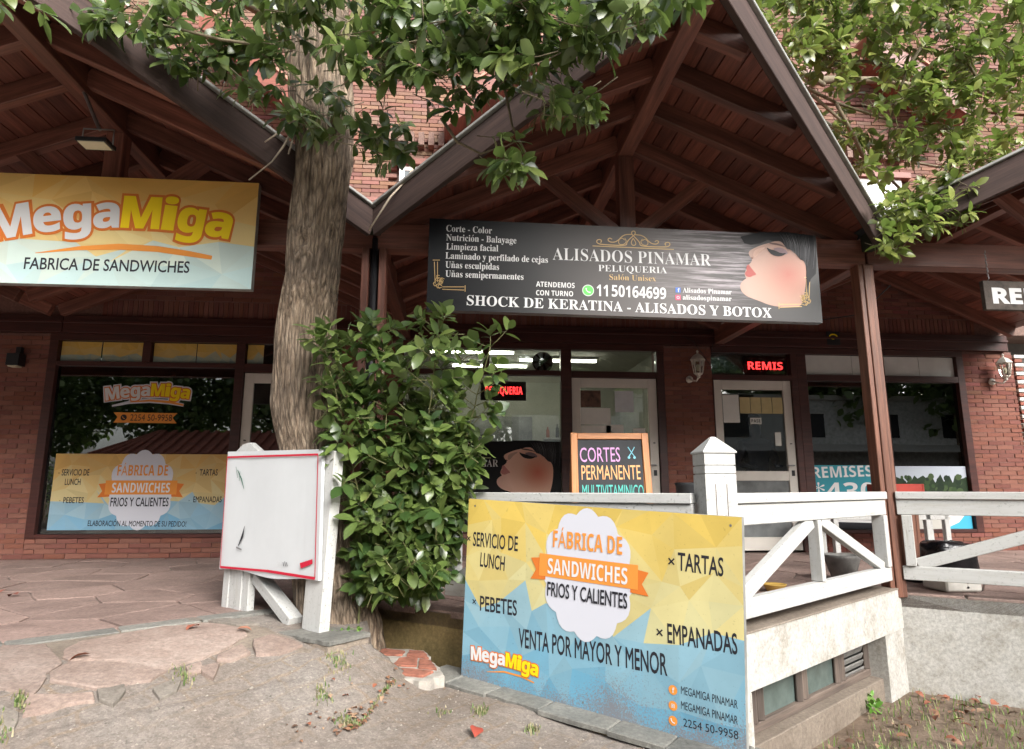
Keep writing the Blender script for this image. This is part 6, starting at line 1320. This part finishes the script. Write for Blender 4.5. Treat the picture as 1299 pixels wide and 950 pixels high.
# ------------------------------------------------------------------ across the street, mirrored in the shop windows
hs_ = thing('house', 'white house with red tiled roof across the street behind the viewer', 'house', (-10, -15, -.8)); box('wall', -16, -4, -19, -15, -.8, 2.2, M['painted'], hs_); vprism('roof', [(-16.6, -14.2, 2.2), (-3.4, -14.2, 2.2), (-5.5, -17, 3.5), (-14.5, -17, 3.5)], .12, M['tile'], hs_)
for k in range(26):
    x = -16.3+k*.5; x2 = max(-14.5, min(-5.5, x)); beam('tile_row', (x, -14.25, 2.28), (x2, -16.9, 3.55), .22, .10, M['tile'], hs_)
M['h2'] = simple('grey_house_wall', (.62, .63, .60), .8)
h2 = thing('house', 'pale low building with awning across the street behind the viewer', 'house', (10, -15, -.8)); box('wall', 3, 30, -19, -15, -.8, 5.2, M['h2'], h2); vprism('awning', [(3, -15, 2.9), (30, -15, 2.9), (30, -13.4, 2.5), (3, -13.4, 2.5)], .06, M['foam'], h2); [box('window', x, x+1.6, -14.99, -14.95, z, z+1.2, M['black'], h2) for x in (5, 9, 13, 17, 21, 25) for z in (.4, 3.3)]; box('cornice', 2.8, 30.2, -15.2, -14.8, 5.21, 5.45, M['foam'], h2)
vs = []; fs = []; cs = []
for k in range(9000):
    p = Vector((rr.gauss(0, 1), rr.gauss(0, 1), rr.gauss(0, 1))); p = p.normalized()*(rr.random()**.4); c = noise.noise(p*2.2)
    if c < -.22: continue
    m = leafmat4(Vector((p.x*3.0, p.y*3.0, p.z*3.2+5.2)), Vector((rr.uniform(-1, 1), rr.uniform(-1, 1), rr.uniform(-1, .3))), Vector((rr.uniform(-1, 1), rr.uniform(-1, 1), 1)), rr.uniform(.2, .38)); b0 = len(vs); vs += [m @ Vector((v[0], v[1]*1.3, v[2])) for v in LEAFV]; fs += [tuple(b0+i for i in f) for f in LEAFF]; cs += [(rr.random(), 0, 0)]*8
crm = bpy.data.meshes.new('crown'); crm.from_pydata(vs, [], fs); crm.materials.append(M['leaf_far']); tint(crm, cs); crm.update()
tv, tf2 = tubev([(0, 0, -1), (.1, 0, 1.5), (0, .1, 4), (.2, 0, 6)], [.28, .22, .15, .08], 10); tkm = bpy.data.meshes.new('trunk'); tkm.from_pydata([tuple(v) for v in tv], [], tf2); tkm.materials.append(M['bark']); tkm.update()
for i, (x, y, s_) in enumerate(((19, -17, 1.6), (26, -15, 1.7), (33, -12, 1.8), (-28, -16, 1.6), (38, -4, 1.8), (-15, -20, 1.2), (-9.5, -21, 1.35), (-4.5, -20, 1.15), (1, -21, 1.3), (7, -22, 1.2), (13, -21, 1.3), (-21, -19, 1.2))):  # first five are added, unseen, to darken the window reflections
    t_ = thing('tree', '%s round crowned tree in the row across the street, behind the viewer' % ('first', 'second', 'third', 'fourth', 'fifth', 'sixth', 'seventh', 'eighth', 'ninth', 'tenth', 'eleventh', 'twelfth')[i], 'tree', (x, y, 0), 'trees across the street')
    for n_, me_ in (('crown', crm), ('trunk', tkm)): o = bpy.data.objects.new(n_, me_); o.matrix_basis = Matrix.Translation((x, y, 0)) @ Matrix.Rotation(i*1.3, 4, 'Z') @ Matrix.Scale(s_, 4); link(o, t_)
hv = []; hf = []; hc = []
for k in range(60):
    x = -34+k*1.25; M4 = Matrix.Translation((x, -23-.5*rr.random()-max(0, x-15)*-.25, -.3+rr.uniform(-.4, .3))) @ Matrix.Rotation(k*1.1, 4, 'Z') @ Matrix.Diagonal((.55, .4, .62, 1))
    for i in range(0, len(vs), 9000): pass
    for i in range(700):
        j = rr.randrange(len(fs)//8)*8; b0 = len(hv); o0 = min(fs[j])
        hv += [M4 @ (Vector(vs[o0+q])-Vector((0, 0, 3.2))) for q in range(10)]; hf += [tuple(b0+q for q in f) for f in LEAFF]; hc += [(rr.random(), 0, 0)]*8
o = mk('hedge', hv, hf, M['leaf_far'], None, False, hc); tag(o, 'dense green hedge row added behind the viewer to fill the window reflections', 'hedge', None, 'stuff')  # unseen, added to fill the window reflections below the crowns
flush_text()
